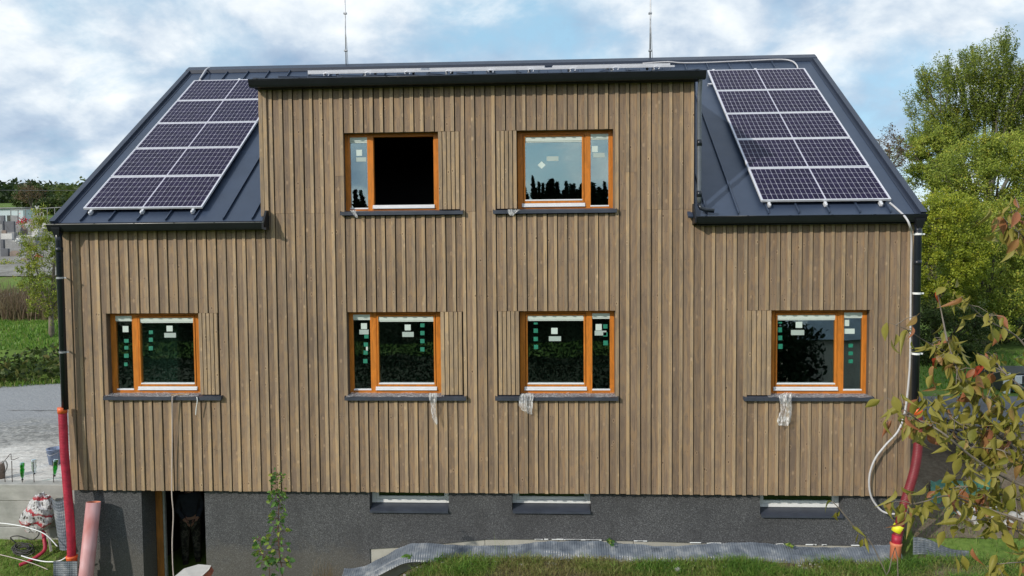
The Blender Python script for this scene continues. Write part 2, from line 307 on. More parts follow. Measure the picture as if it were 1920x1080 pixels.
# ------------------------------------------------------------------ mesh builder
class MB:
    def __init__(s): s.v = []; s.f = []
    def add(s, vs, fs):
        o = len(s.v); s.v += [tuple(v) for v in vs]; s.f += [tuple(i+o for i in f) for f in fs]
    def box(s, x0, x1, y0, y1, z0, z1, b=0.0):
        if b <= 0:
            s.add([(x, y, z) for x in (x0, x1) for y in (y0, y1) for z in (z0, z1)],
                  [(0, 1, 3, 2), (4, 6, 7, 5), (0, 4, 5, 1), (2, 3, 7, 6), (0, 2, 6, 4), (1, 5, 7, 3)]); return
        b = min(b, (x1-x0)*.45, (y1-y0)*.45, (z1-z0)*.45)
        vs = []; idx = {}
        X = (x0, x1); Y = (y0, y1); Z = (z0, z1)
        for i in (0, 1):
            for j in (0, 1):
                for k in (0, 1):
                    sx_, sy_, sz_ = (1-2*i), (1-2*j), (1-2*k)
                    for a, v in (('x', (X[i], Y[j]+sy_*b, Z[k]+sz_*b)), ('y', (X[i]+sx_*b, Y[j], Z[k]+sz_*b)), ('z', (X[i]+sx_*b, Y[j]+sy_*b, Z[k]))):
                        idx[(i, j, k, a)] = len(vs); vs.append(v)
        g = lambda *q: idx[q]
        fs = []
        for i in (0, 1): fs.append([g(i, 0, 0, 'x'), g(i, 1, 0, 'x'), g(i, 1, 1, 'x'), g(i, 0, 1, 'x')])
        for j in (0, 1): fs.append([g(0, j, 0, 'y'), g(1, j, 0, 'y'), g(1, j, 1, 'y'), g(0, j, 1, 'y')])
        for k in (0, 1): fs.append([g(0, 0, k, 'z'), g(1, 0, k, 'z'), g(1, 1, k, 'z'), g(0, 1, k, 'z')])
        for j in (0, 1):
            for k in (0, 1): fs.append([g(0, j, k, 'y'), g(1, j, k, 'y'), g(1, j, k, 'z'), g(0, j, k, 'z')])
        for i in (0, 1):
            for k in (0, 1): fs.append([g(i, 0, k, 'x'), g(i, 1, k, 'x'), g(i, 1, k, 'z'), g(i, 0, k, 'z')])
        for i in (0, 1):
            for j in (0, 1): fs.append([g(i, j, 0, 'x'), g(i, j, 1, 'x'), g(i, j, 1, 'y'), g(i, j, 0, 'y')])
        for i in (0, 1):
            for j in (0, 1):
                for k in (0, 1): fs.append([g(i, j, k, 'x'), g(i, j, k, 'y'), g(i, j, k, 'z')])
        c = Vector(((x0+x1)/2, (y0+y1)/2, (z0+z1)/2)); out = []
        for f in fs:
            p = [Vector(vs[q]) for q in f]; n = (p[1]-p[0]).cross(p[2]-p[0]); m = sum(p, Vector())/len(p)
            out.append(f if n.dot(m-c) > 0 else f[::-1])
        s.add(vs, out)
    def bar(s, p, q, w, h, up=(0, 0, 1)):
        p = Vector(p); q = Vector(q); d = (q-p).normalized(); u = Vector(up)
        if abs(d.dot(u)) > .98: u = Vector((0, 1, 0))
        a = d.cross(u).normalized()*w/2; c = a.cross(d).normalized()*h/2
        vs = [e+i*a+j*c for e in (p, q) for i, j in ((-1, -1), (1, -1), (1, 1), (-1, 1))]
        s.add(vs, [(0, 1, 2, 3), (7, 6, 5, 4), (0, 4, 5, 1), (1, 5, 6, 2), (2, 6, 7, 3), (3, 7, 4, 0)])
    def tube(s, pts, rad, seg=8, cap=True):
        pts = [Vector(p) for p in pts]; n = len(pts)
        if not isinstance(rad, (list, tuple)): rad = [rad]*n
        o = len(s.v); ref = None
        for i, p in enumerate(pts):
            d = (pts[min(i+1, n-1)]-pts[max(i-1, 0)])
            if d.length < 1e-7: d = Vector((0, 0, 1))
            d.normalize()
            if ref is None: ref = Vector((0, 0, 1)) if abs(d.z) < .9 else Vector((1, 0, 0))
            a = d.cross(ref).normalized(); c = a.cross(d).normalized(); ref = c
            for k in range(seg):
                th = 2*math.pi*k/seg; v = p+(a*math.cos(th)+c*math.sin(th))*rad[i]; s.v.append(tuple(v))
        for i in range(n-1):
            for k in range(seg):
                k2 = (k+1) % seg; s.f.append((o+i*seg+k, o+i*seg+k2, o+(i+1)*seg+k2, o+(i+1)*seg+k))
        if cap:
            s.f.append(tuple(o+k for k in range(seg))[::-1]); s.f.append(tuple(o+(n-1)*seg+k for k in range(seg)))
    def prism(s, poly, axis, a, c):
        """poly in the other two axes, extruded from a to c along axis"""
        n = len(poly)
        def mk(u, v, w):
            return {'x': (w, u, v), 'y': (u, w, v), 'z': (u, v, w)}[axis]
        s.add([mk(u, v, a) for u, v in poly]+[mk(u, v, c) for u, v in poly],
              [tuple(range(n))[::-1], tuple(range(n, 2*n))]+[(i, (i+1) % n, n+(i+1) % n, n+i) for i in range(n)])
    def lathe(s, prof, c=(0, 0, 0), seg=16, M=None):
        o = len(s.v); n = len(prof)
        for r, z in prof:
            for k in range(seg):
                th = 2*math.pi*k/seg; v = Vector((r*math.cos(th), r*math.sin(th), z))
                if M is not None: v = M @ v
                s.v.append((v.x+c[0], v.y+c[1], v.z+c[2]))
        for i in range(n-1):
            for k in range(seg):
                k2 = (k+1) % seg; s.f.append((o+i*seg+k, o+i*seg+k2, o+(i+1)*seg+k2, o+(i+1)*seg+k))
    def build(s, name, mat, parent=None, smooth=False, inv=None):
        me = bpy.data.meshes.new(name); me.from_pydata(s.v, [], s.f); me.materials.append(MAT[mat])
        if smooth: me.polygons.foreach_set('use_smooth', [True]*len(me.polygons))
        me.validate(); me.update()
        return link(name, me, parent)
def link(name, me, parent=None):
    o = bpy.data.objects.new(name, me); C.objects.link(o)
    if parent: o.parent = parent
    return o
def fix_normals(o):
    bm = bmesh.new(); bm.from_mesh(o.data); bmesh.ops.recalc_face_normals(bm, faces=bm.faces); bm.to_mesh(o.data); bm.free(); return o
def tag(o, label=None, cat=None, group=None, kind=None):
    if label: o['label'] = label
    if cat: o['category'] = cat
    if group: o['group'] = group
    if kind: o['kind'] = kind
    return o
def thing(name, label, cat, group=None, loc=(0, 0, 0)):
    o = bpy.data.objects.new(name, None); o.empty_display_size = .2; C.objects.link(o); o.location = loc
    return tag(o, label, cat, group)
def onebox(name, mat, parent, x0, x1, y0, y1, z0, z1, b=0.0):
    mb = MB(); mb.box(x0, x1, y0, y1, z0, z1, b); return mb.build(name, mat, parent)
# ------------------------------------------------------------------ terrain
W = 14.255
def sm(x, a, b):
    t_ = np.clip((np.asarray(x, float)-a)/(b-a), 0, 1); return t_*t_*(3-2*t_)
YL = [-1e3, -160, -120, -85, -50, -25, -12, -3, -.6, 2, 3, 8, 10.5, 12.5, 18.5, 21.5, 23.5, 27.5, 31.5, 58, 98, 200, 400, 600, 1500]
ZL = [6, 6, 4, 1, -4.6, -3.6, -2.2, -1.75, -1.35, -.15, -.1, .05, .1, .84, 1.28, 2.1, 2.25, 2.6, 3.26, 7.3, 10.0, 20, 34, 40, 40]
YR = [-1e3, -160, -120, -85, -50, -25, -12, -4, -2, -1, 0, 3, 6, 9, 14, 25, 60, 120, 400, 1500]
ZR = [6, 6, 4, 1, -4.6, -3.6, -2.2, -1.5, -1.15, -1.0, -.98, -.05, 0, .05, .15, .35, 2.5, 7, 25, 30]
def H(x, y):
    x = np.asarray(x, float); y = np.asarray(y, float)
    zl = np.interp(y, YL, ZL); zr = np.interp(y, YR, ZR)
    z = zl + (zr-zl)*sm(x, 3, 15)
    # front of the house
    front = np.where(y < .55, 1.0, 0.0)
    zf_left = np.interp(y, [-1e3, -12, -3, -.5, .5], [0, 0, -1.9, -1.50, -1.05])
    pit = -1.95
    zf = np.where(x < -.1, zf_left, np.where(x < 5.0, pit+(zf_left-pit)*0, 0))
    lawn = np.interp(y, [-12, -4, -2, -1, -.35, -.15, .5], [-2.0, -1.5, -1.18, -1.05, -1.03, -1.13, -1.2])
    zf = np.where(x < -.1, zf_left, pit + (lawn-pit)*sm(x, 4.6, 6.6))
    near = front*sm(y, -8, -3)
    near = np.where(x > 14.4, 0, near)
    z = z*(1-near)+zf*near
    z = np.where((x > .2) & (x < W-.2) & (y > .3) & (y < 9.8), -1.9, z)
    # left yard behind the retaining wall
    z = np.where((x < -.1) & (y >= .55), np.maximum(zl, -.12), z)
    return z
def h(x, y): return float(H(x, y))
def axis(lo, hi, dense, core):
    a = list(np.arange(core[0], core[1]+dense*.5, dense)); d = dense
    x = core[0]
    while x > lo: d *= 1.18; x -= d; a.insert(0, x)
    x = core[1]; d = dense
    while x < hi: d *= 1.18; x += d; a.append(x)
    return np.array(a)
def grid_mesh(name, xs, ys, zf, mat, noise_amp=0.0, keep=None):
    X, Y = np.meshgrid(xs, ys); Z = zf(X, Y)
    if noise_amp:
        Z = Z + np.array([mnoise.noise((a*1.7, c*1.7, 3)) + .5*mnoise.noise((a*5, c*5, 1)) for a, c in zip(X.ravel(), Y.ravel())]).reshape(X.shape)*noise_amp
    n, mm = X.shape; vs = np.stack([X.ravel(), Y.ravel(), Z.ravel()], 1)
    i = np.arange(n-1)[:, None]*mm+np.arange(mm-1)[None, :]; i = i.ravel()
    fs = np.stack([i, i+1, i+1+mm, i+mm], 1)
    if keep is not None:
        cx_ = vs[fs].mean(1); k = keep(cx_[:, 0], cx_[:, 1]); fs = fs[k]
    me = bpy.data.meshes.new(name); me.from_pydata(vs.tolist(), [], fs.tolist()); me.materials.append(MAT[mat])
    me.polygons.foreach_set('use_smooth', [True]*len(me.polygons)); me.update()
    return link(name, me)
g = grid_mesh('ground', axis(-900, 900, .25, (-6, 20)), axis(-700, 1300, .25, (-4, 14)), H, 'grass_ground', .03); tag(g, kind='structure')
m, t, b = material('yard_mix', rough=.92, spec=.2); p = t.pos(); sp = t.new('ShaderNodeSeparateXYZ'); t.l.new(p, sp.inputs[0])
n1 = t.noise(t.mapv(p, (1, 1.8, 1)), .8, 6, .65, .6); n2 = t.noise(p, 9, 5, .7); n3 = t.noise(t.mapv(p, (.5, 2.2, 1)), 1.6, 6, .7, 1.2); n4 = t.noise(p, 40, 3, .7)
q = t.math('ADD', t.math('SUBTRACT', sp.outputs[1], t.math('MULTIPLY', sp.outputs[0], .12)), t.math('MULTIPLY', t.math('SUBTRACT', n1, .5), 5.0))
sand = t.ramp(t.math('ADD', t.math('MULTIPLY', n3, .7), t.math('MULTIPLY', n2, .3)), [(.34, (.26, .25, .23)), (.42, (.54, .52, .49)), (.54, (.68, .665, .635)), (.7, (.74, .725, .69))])
grav = t.ramp(n2, [(.35, (.17, .17, .165)), (.5, (.27, .27, .26)), (.68, (.50, .49, .47))])
asp = t.mix(t.ramp(n3, [(.56, 0.0), (.66, .8)]), t.ramp(n4, [(.3, (.24, .247, .26)), (.7, (.36, .366, .38))]), (.30, .30, .30))
c = t.mix(t.ramp(t.math('MULTIPLY', q, .1), [(.30, 0.0), (.42, 1.0)]), sand, grav)
c = t.mix(t.ramp(t.math('MULTIPLY', q, .1), [(.50, 0.0), (.64, 1.0)]), c, asp)
t.put(b.inputs['Base Color'], c); t.l.new(t.bump(t.math('ADD', n2, n3), .7, .05), b.inputs['Normal']); MAT['yard_mix'] = m
y_ = grid_mesh('yard', axis(-16, -.3, .1, (-5, -.3)), np.arange(.62, 6.6, .1), lambda x, y: H(x, y)+.02, 'yard_mix', .03, keep=lambda x, y: (x < -.12)); tag(y_, kind='structure')
def road_keep(x, y): return (y > 6.4) & (y < 10.6+.42*(x+6)+.12*np.sin(x*2.1)+.08*np.sin(x*5.3))
rd = grid_mesh('road', np.arange(-26, -.1, .15), np.arange(6.3, 13.4, .12), lambda x, y: H(x, y)+.03, 'yard_mix', .012, keep=road_keep); tag(rd, kind='structure')
rd2 = grid_mesh('road', np.arange(W+.2, 60, .5), np.arange(5.0, 8.6, .3), lambda x, y: H(x, y)+.03, 'asphalt', .01); tag(rd2, kind='structure')
sr = grid_mesh('bare_soil', np.arange(W+.1, 24, .25), np.arange(.4, 5.4, .2), lambda x, y: H(x, y)+.015, 'soil', .04); tag(sr, kind='structure')
# far wooded hills (ridge of the terrain)
hl = grid_mesh('hills', np.arange(-520, -20, 8), np.arange(300, 560, 8), lambda x, y: 22+(np.sin(x*.021+1)*5+np.sin(x*.06)*2.5+16)*np.sin(np.clip((y-300)/260, 0, 1)*math.pi)+0*x, 'far_hill', 0); tag(hl, kind='structure')
# ------------------------------------------------------------------ THE HOUSE
house = thing('house', 'timber clad house with dark metal roof, wide dormer and orange framed windows, filling the picture', 'house')
AL = .63928; CA, SA = math.cos(AL), math.sin(AL)
EY, EZ = -.10, 4.655; RL = 6.387; RIDY, RIDZ = EY+RL*CA, EZ+RL*SA
DX0, DX1 = 3.485, 10.745     # dormer cladding
DZ = 6.88
OP = dict(LL=(.683, 2.66, 1.69, 3.095), ML=(4.902, 6.875, 1.69, 3.10), MU=(4.886, 6.86, 4.80, 6.118), RU=(7.462, 9.41, 4.80, 6.114), MR=(7.468, 9.43, 1.69, 3.105), RR=(11.598, 13.605, 1.69, 3.10))
# substrate wall (black breather membrane) with openings
def wall_holes(name, mat, outline, holes, y0, y1, parent):
    xs = sorted({v for o_ in outline for v in o_[:2]} | {v for o_ in holes for v in o_[:2]}); zs = sorted({v for o_ in outline for v in o_[2:]} | {v for o_ in holes for v in o_[2:]})
    ins = lambda x, z, R: any(a < x < b_ and c < z < d for a, b_, c, d in R)
    mb = MB()
    for i in range(len(xs)-1):
        for j in range(len(zs)-1):
            x, z = (xs[i]+xs[i+1])/2, (zs[j]+zs[j+1])/2
            if ins(x, z, outline) and not ins(x, z, holes):
                mb.add([(xs[i], y0, zs[j]), (xs[i+1], y0, zs[j]), (xs[i+1], y0, zs[j+1]), (xs[i], y0, zs[j+1])], [(0, 1, 2, 3)])
                mb.add([(xs[i], y1, zs[j]), (xs[i+1], y1, zs[j]), (xs[i+1], y1, zs[j+1]), (xs[i], y1, zs[j+1])], [(3, 2, 1, 0)])
    for a, b_, c, d in holes:
        mb.add([(a, y0, c), (b_, y0, c), (b_, y1, c), (a, y1, c)], [(0, 1, 2, 3)]); mb.add([(a, y0, d), (b_, y0, d), (b_, y1, d), (a, y1, d)], [(3, 2, 1, 0)])
        mb.add([(a, y0, c), (a, y1, c), (a, y1, d), (a, y0, d)], [(0, 1, 2, 3)]); mb.add([(b_, y0, c), (b_, y1, c), (b_, y1, d), (b_, y0, d)], [(3, 2, 1, 0)])
    return mb.build(name, mat, parent)
holes = [(a-.02, b_+.02, c-.1, d+.02) for a, b_, c, d in OP.values()]
wall_holes('wall', 'membrane_black', [(0.01, W-.01, .01, 4.5), (DX0+.02, DX1-.02, 4.5, 6.9)], holes, .085, .36, house)
# cladding: seam (gap) positions measured along the facade
idx = np.interp(np.arange(0, 83), [0, 29, 55, 80], [.085, 5.065, 9.496, 13.892]).tolist()
idx[81], idx[82] = 14.067, 14.24
seams = [-.09]+idx[:83]
openings = list(OP.values())
def unit_board(name, y0, y1, mat):
    mb = MB(); mb.box(0, 1, y0, y1, 0, 1); me = bpy.data.meshes.new(name); me.from_pydata(mb.v, [], mb.f); me.materials.append(MAT[mat]); return me
PM = unit_board('plank', .018, .046, 'cladding_wood'); BM = unit_board('batten', 0, .046, 'batten_wood')
def board(nm, me, x0, x1, z0, z1, dy=0, group=None):
    o = bpy.data.objects.new(nm, me); C.objects.link(o); o.parent = house
    o.location = (x0, dy, z0); o.scale = (x1-x0, 1, z1-z0); return o
def top_z(x): return DZ if DX0 < x < DX1 else 4.52
joint_r = random.Random(5)
def column(nm, me, a, b_, prio):
    a = max(a, -.035); b_ = min(b_, W+.012)
    if b_-a < .012: return
    mid = (a+b_)/2; segs = [(a, b_, [(-.0, top_z(mid))])]
    cuts = []
    for (ox0, ox1, oz0, oz1) in openings:
        ov = min(b_, ox1)-max(a, ox0)
        if ov > .012: cuts.append((ox0, ox1, oz0-.075, oz1))
    spans = [(0.0, top_z(mid))]
    for c in cuts:
        ns = []
        for s0, s1 in spans:
            if c[3] <= s0 or c[2] >= s1: ns.append((s0, s1)); continue
            if c[2] > s0: ns.append((s0, c[2]))
            if c[3] < s1: ns.append((c[3], s1))
        spans = ns
        # rip-cut piece beside the opening
        for (ra, rb) in ((a, min(b_, c[0])), (max(a, c[1]), b_)):
            if rb-ra > .014: board(nm, me, ra, rb, c[2], c[3])
    for s0, s1 in spans:
        zz = [s0, s1]
        if s0 < 4.7 < s1 and s1-s0 > 2.2:
            k = round(mid/.1726)
            if k % 3 != 0: zz.insert(1, 4.78 + (0 if (k % 4) else .62))
        for q in range(len(zz)-1):
            dz = joint_r.uniform(-.006, .004) if zz[q] == 0 else 0
            board(nm, me, a, b_, zz[q]+dz+(.0015 if q else 0), zz[q+1]-.0015, joint_r.uniform(-.002, .002))
for k in range(len(seams)-1):
    s0, s1 = seams[k], seams[k+1]
    gap = random.uniform(.015, .020); bw = random.uniform(.050, .058)
    if k == 0: column('batten', BM, -.035, .085-.0, 0); continue
    xb = s1-bw
    column('plank', PM, s0+gap, xb-.001, 1); column('batten', BM, xb, s1, 0)
nl = MB()
for k in range(1, len(seams)-1):
    xm = (seams[k]+seams[k+1])/2-.02
    for zn in (.12, .72, 1.32, 3.35, 3.95, 4.40, 5.2, 6.35, 6.75):
        if zn > 4.45 and not DX0+.1 < xm < DX1-.1: continue
        if any(a-.02 < xm < b_+.02 and c-.08 < zn < d for a, b_, c, d in openings): continue
        for dx in (-.022, .024):
            x_, z_ = xm+dx+random.uniform(-.004, .004), zn+random.uniform(-.02, .02); nl.add([(x_-.004, .0165, z_-.004), (x_+.004, .0165, z_-.004), (x_+.004, .0165, z_+.004), (x_-.004, .0165, z_+.004)], [(0, 1, 2, 3)])
o = nl.build('nail_heads', 'rebar', house); o['kind'] = 'stuff'
# corner trims of the dormer and of the wall ends
for x0, x1 in ((DX0-.02, DX0+.045), (DX0+.05, DX0+.115)): onebox('corner_trim', 'batten_wood', house, x0, x1, -.012, .052, 4.74, DZ, .003)
onebox('corner_trim', 'batten_wood', house, W-.03, W+.02, -.01, .06, -.005, 4.5, .003)
# side and back walls, timber with battens
for sx0, sx1, s in ((-.034, .01, -1), (W-.01, W+.012, 1)):
    mb = MB(); prof = [(.07, 0), (9.95, 0), (9.95, 4.55), (5.03, 8.2), (.07, 4.55)]
    mb.prism(prof, 'x', sx0, sx1)
    y = .12
    while y < 9.9:
        top = 4.55+(y-.07)*SA/CA if y < 5.03 else 4.55+(9.95-y)*SA/CA
        xa, xb = (sx0-.02, sx0) if s < 0 else (sx1, sx1+.02)
        mb.box(xa, xb, y, y+.055, 0, top-.05); y += .1726
    fix_normals(mb.build('side_wall', 'cladding_wood', house))
onebox('back_wall', 'cladding_wood', house, .0, W, 9.95, 10.0, 0, 4.55)
# roof -----------------------------------------------------------------
def rp(x, s, n=0.0):     # point on front slope: s metres up the slope, n metres off it
    return (x, EY+s*CA-n*SA, EZ+s*SA+n*CA)
def slope_slab(mb, x0, x1, s0, s1, n0, n1):
    v = [rp(x, s, n) for x in (x0, x1) for s in (s0, s1) for n in (n0, n1)]
    mb.add(v, [(0, 1, 3, 2), (4, 6, 7, 5), (0, 4, 5, 1), (2, 3, 7, 6), (0, 2, 6, 4), (1, 5, 7, 3)])
def seam_run(edges, s0, s1):
    for i in range(len(edges)-1):
        mb = MB(); slope_slab(mb, edges[i]+.001, edges[i+1]-.001, s0, s1, -.03, 0)
        if i < len(edges)-2:
            slope_slab(mb, edges[i+1]-.008, edges[i+1]+.006, s0+.035, s1-.02, .0005, .034)
            slope_slab(mb, edges[i+1]-.004, edges[i+1]+.014, s0+.06, s1-.02, .034, .040)
        mb.build('roof_panel', 'roof_metal', house)
OH = .112
eL = [-OH, .35]+[.35+.4975*k for k in range(1, 7)]+[3.60]
eR = [10.62, 10.93]+[11.433+.487*k for k in range(0, 6)]+[W+OH]
# panels under the dormer edges are cut by it; behind the dormer front only the strip under the ridge is open
seam_run(eL, 0, RL); seam_run(eR, 0, RL); seam_run([3.602+.501*k for k in range(15)], 5.30, RL)
# rear slope as one folded sheet with seams
mb = MB(); by0, bz0 = 2*RIDY-EY, EZ
def rb(x, s, n=0.0): return (x, by0-s*CA+n*SA, bz0+s*SA+n*CA)
v = [rb(x, s, n) for x in (-OH, W+OH) for s in (0, RL) for n in (-.03, 0)]
mb.add(v, [(0, 2, 3, 1), (4, 5, 7, 6), (0, 1, 5, 4), (2, 6, 7, 3), (0, 4, 6, 2), (1, 3, 7, 5)])
x = .35
while x < W:
    v = [rb(a, s, n) for a in (x-.008, x+.006) for s in (.03, RL-.03) for n in (.001, .034)]
    mb.add(v, [(0, 2, 3, 1), (4, 5, 7, 6), (0, 1, 5, 4), (2, 6, 7, 3), (0, 4, 6, 2), (1, 3, 7, 5)]); x += .49
mb.build('rear_roof_slope', 'roof_metal', house)
# verge flashing: raised capped edges
for sx0, sx1, inn in ((-OH-.035, -OH+.055, 1), (W+OH-.055, W+OH+.035, -1)):
    mb = MB(); slope_slab(mb, sx0, sx1, -.02, RL, -.16, .055); slope_slab(mb, sx0-.006, sx1+.006, -.03, RL*.49, .056, .062); slope_slab(mb, sx0-.006, sx1+.006, RL*.4905, RL+.03, .056, .062)
    xa = sx1 if inn > 0 else sx0-.07
    slope_slab(mb, xa+.001, xa+.069, .0, RL, .0012, .010); mb.build('verge_flashing', 'roof_edge_metal', house)
    mb = MB(); v = [rb(x_, s, n) for x_ in (sx0, sx1) for s in (-.02, RL) for n in (-.16, .055)]
    mb.add(v, [(0, 2, 3, 1), (4, 5, 7, 6), (0, 1, 5, 4), (2, 6, 7, 3), (0, 4, 6, 2), (1, 3, 7, 5)]); mb.build('verge_flashing', 'roof_edge_metal', house)
mb = MB(); mb.prism([(RIDY-.17, RIDZ-.115), (RIDY-.17, RIDZ-.035), (RIDY, RIDZ+.075), (RIDY+.17, RIDZ-.035), (RIDY+.17, RIDZ-.115)], 'x', -OH-.04, W+OH+.04); fix_normals(mb.build('ridge_cap', 'roof_edge_metal', house))
# dormer roof
DE_Y, DE_Z = -.12, 7.022; dsl = .225; DJY = (DE_Z-.225*DE_Y-EZ+EY*SA/CA)/(SA/CA-.225)*1.0
xs_ = [DX0-.07]+[DX0+.35+.5*k for k in range(14)]+[DX1+.09]
for i in range(len(xs_)-1):
    mb = MB(); a, b_ = xs_[i]+.001, xs_[i+1]-.001; y0, y1 = DE_Y, DJY+.02
    P = lambda x, y, n: (x, y, DE_Z+(y-DE_Y)*dsl+n)
    def dslab(x0, x1, ya, yb, n0, n1):
        v = [P(x, y, n) for x in (x0, x1) for y in (ya, yb) for n in (n0, n1)]
        mb.add(v, [(0, 1, 3, 2), (4, 6, 7, 5), (0, 4, 5, 1), (2, 3, 7, 6), (0, 2, 6, 4), (1, 5, 7, 3)])
    dslab(a, b_, y0, y1, -.04, 0)
    if i < len(xs_)-2: dslab(b_-.006, b_+.008, y0+.05, y1, .001, .034)
    mb.build('roof_panel', 'roof_metal', house)
# dormer cheeks
for x0, x1 in ((DX0-.015, DX0+.03), (DX1-.03, DX1+.015)):
    mb = MB(); yb = RIDY-.02
    mb.prism([(.055, EZ+.12), (.055, 6.97), (4.2, 7.95), (4.2, 7.91)], 'x', x0, x1); fix_normals(mb.build('dormer_cheek', 'roof_metal', house))
for x in (DX0-.045, DX1+.017):
    mb = MB(); mb.prism([(-.11, 6.90), (-.11, 7.035), (4.35, 8.02), (4.35, 7.86)], 'x', x-.02, x+.03); fix_normals(mb.build('verge_flashing', 'gutter_metal', house))
# gutters: ogee-ish channel
def gutter(x0, x1, y_out, ztop, depth, wdt, name='gutter', ends=True):
    o = thing_part = None
    prof = [(y_out, ztop), (y_out+.004, ztop-.02), (y_out+.030, ztop-depth*.72), (y_out+.05, ztop-depth), (y_out+wdt-.01, ztop-depth), (y_out+wdt, ztop+.01)]
    inner = [(y_out+wdt-.004, ztop+.01), (y_out+wdt-.014, ztop-depth+.005), (y_out+.053, ztop-depth+.005), (y_out+.034, ztop-depth*.70), (y_out+.008, ztop-.02), (y_out+.004, ztop)]
    mb = MB(); mb.prism(prof+inner, 'x', x0, x1)
    if ends:
        for xe in (x0-.003, x1): mb.prism(prof, 'x', xe, xe+.003)
    g_ = fix_normals(mb.build(name, 'gutter_metal', house))
    r = MB(); r.tube([(x0, y_out, ztop), (x1, y_out, ztop)], .0075, 6); r.build('gutter_rim', 'gutter_rim' if x0 < 1 else 'downpipe_metal', g_, True)  # left rim gets the paler grey with the sun glint in its colour
    n = int((x1-x0)/.72)
    for k in range(n+1):
        xx = x0+.15+(x1-x0-.3)*k/max(n, 1); c = MB(); c.box(xx-.012, xx+.012, y_out-.010, y_out+wdt, ztop+.003, ztop+.010); c.build('gutter_bracket', 'downpipe_metal', g_)
    return g_
gutter(-.14, 3.60, -.245, 4.625, .115, .14)
gutter(10.725, W+.115, -.245, 4.645, .115, .14)
gutter(3.40, 10.87, -.265, 6.972, .115, .15)
# fascias
for a, b_, z in ((-.12, 3.47, 4.53), (10.77, W+.12, 4.53)): onebox('fascia', 'gutter_metal', house, a, b_, -.10, -.004, z-.025, z+.12)
onebox('fascia', 'gutter_metal', house, DX0-.04, DX1+.04, -.11, -.005, 6.85, 6.975)
# gutter end stop bracket at left of dormer
mb = MB(); mb.prism([(-.25, 4.51), (-.25, 4.60), (-.10, 4.83), (-.004, 4.83), (-.004, 4.51)], 'x', 3.565, 3.60); mb.box(3.60, 3.64, -.25, -.1, 4.50, 4.54); fix_normals(mb.build('end_flashing', 'gutter_metal', house))
mb = MB(); mb.prism([(-.25, 4.55), (-.25, 4.62), (-.10, 4.86), (-.004, 4.86), (-.004, 4.52)], 'x', 10.70, 10.725); fix_normals(mb.build('end_flashing', 'gutter_metal', house))
# downpipes
def downpipe(pts, r, mat, clamps=(), cmat='gutter_metal', collars=()):
    mb = MB(); mb.tube(pts, r, 18); d = mb.build('downpipe', mat, house, True)
    for z in clamps:
        c = MB(); x, y = pts[-1][0], pts[-1][1]; c.lathe([(r+.001, -.016), (r+.008, -.016), (r+.008, .016), (r+.001, .016)], (x, y, z), 18); c.box(x+r-.005, x+r+.05, y-.01, y+.01, z-.012, z+.012); c.bar((x, y+r, z), (x, y+.14, z), .02, .02); c.build('pipe_clamp', cmat, d)
    for z in collars:
        c = MB(); c.lathe([(r, -.04), (r+.005, -.04), (r+.005, .04), (r, .04)], (pts[-1][0], pts[-1][1], z), 18); c.build('pipe_collar', mat, d, True)
    # outlet funnel
    return d
pL = at(114.5, 560, -.16); pR = at(1719, 560, -.16)
dl = downpipe([(pL.x, -.18, 4.52), (pL.x, -.16, 4.35), (pL.x, -.16, 1.46)], .056, 'downpipe_metal', (3.72, 2.45), 'galvanised', (4.2,))
dr = downpipe([(pR.x, -.18, 4.53), (pR.x, -.16, 4.36), (pR.x, -.16, 1.45)], .056, 'downpipe_metal', tuple(at(1719, q, -.16).z for q in (439, 550, 663)), 'white_plastic', (at(0, 453, -.16).z, at(0, 505, -.16).z))
for px_ in (pL.x, pR.x):
    mb = MB(); mb.lathe([(.058, 0), (.10, .13), (.105, .16)], (px_, -.18, 4.42), 4, Matrix.Rotation(math.radians(45), 3, 'Z')); mb.build('outlet_funnel', 'gutter_metal', house)
dp = downpipe([(10.80, -.19, 6.95), (10.80, -.12, 6.80), (10.80, -.075, 6.6), (10.80, -.075, 5.0), (10.80, -.085, 4.87)], .036, 'downpipe_grey', (), 'downpipe_grey', ())
mb = MB(); mb.tube([(10.80, -.085, 4.86), (10.82, -.10, 4.79), (10.90, -.12, 4.755), (11.03, -.13, 4.74)], .036, 14); mb.build('pipe_elbow', 'downpipe_metal', dp, True)
for z in (5.85, 5.02):
    mb = MB(); mb.lathe([(.037, -.05), (.044, -.05), (.044, .05), (.037, .05)], (10.80, -.075, z), 14); mb.build('pipe_collar', 'downpipe_metal', dp, True)
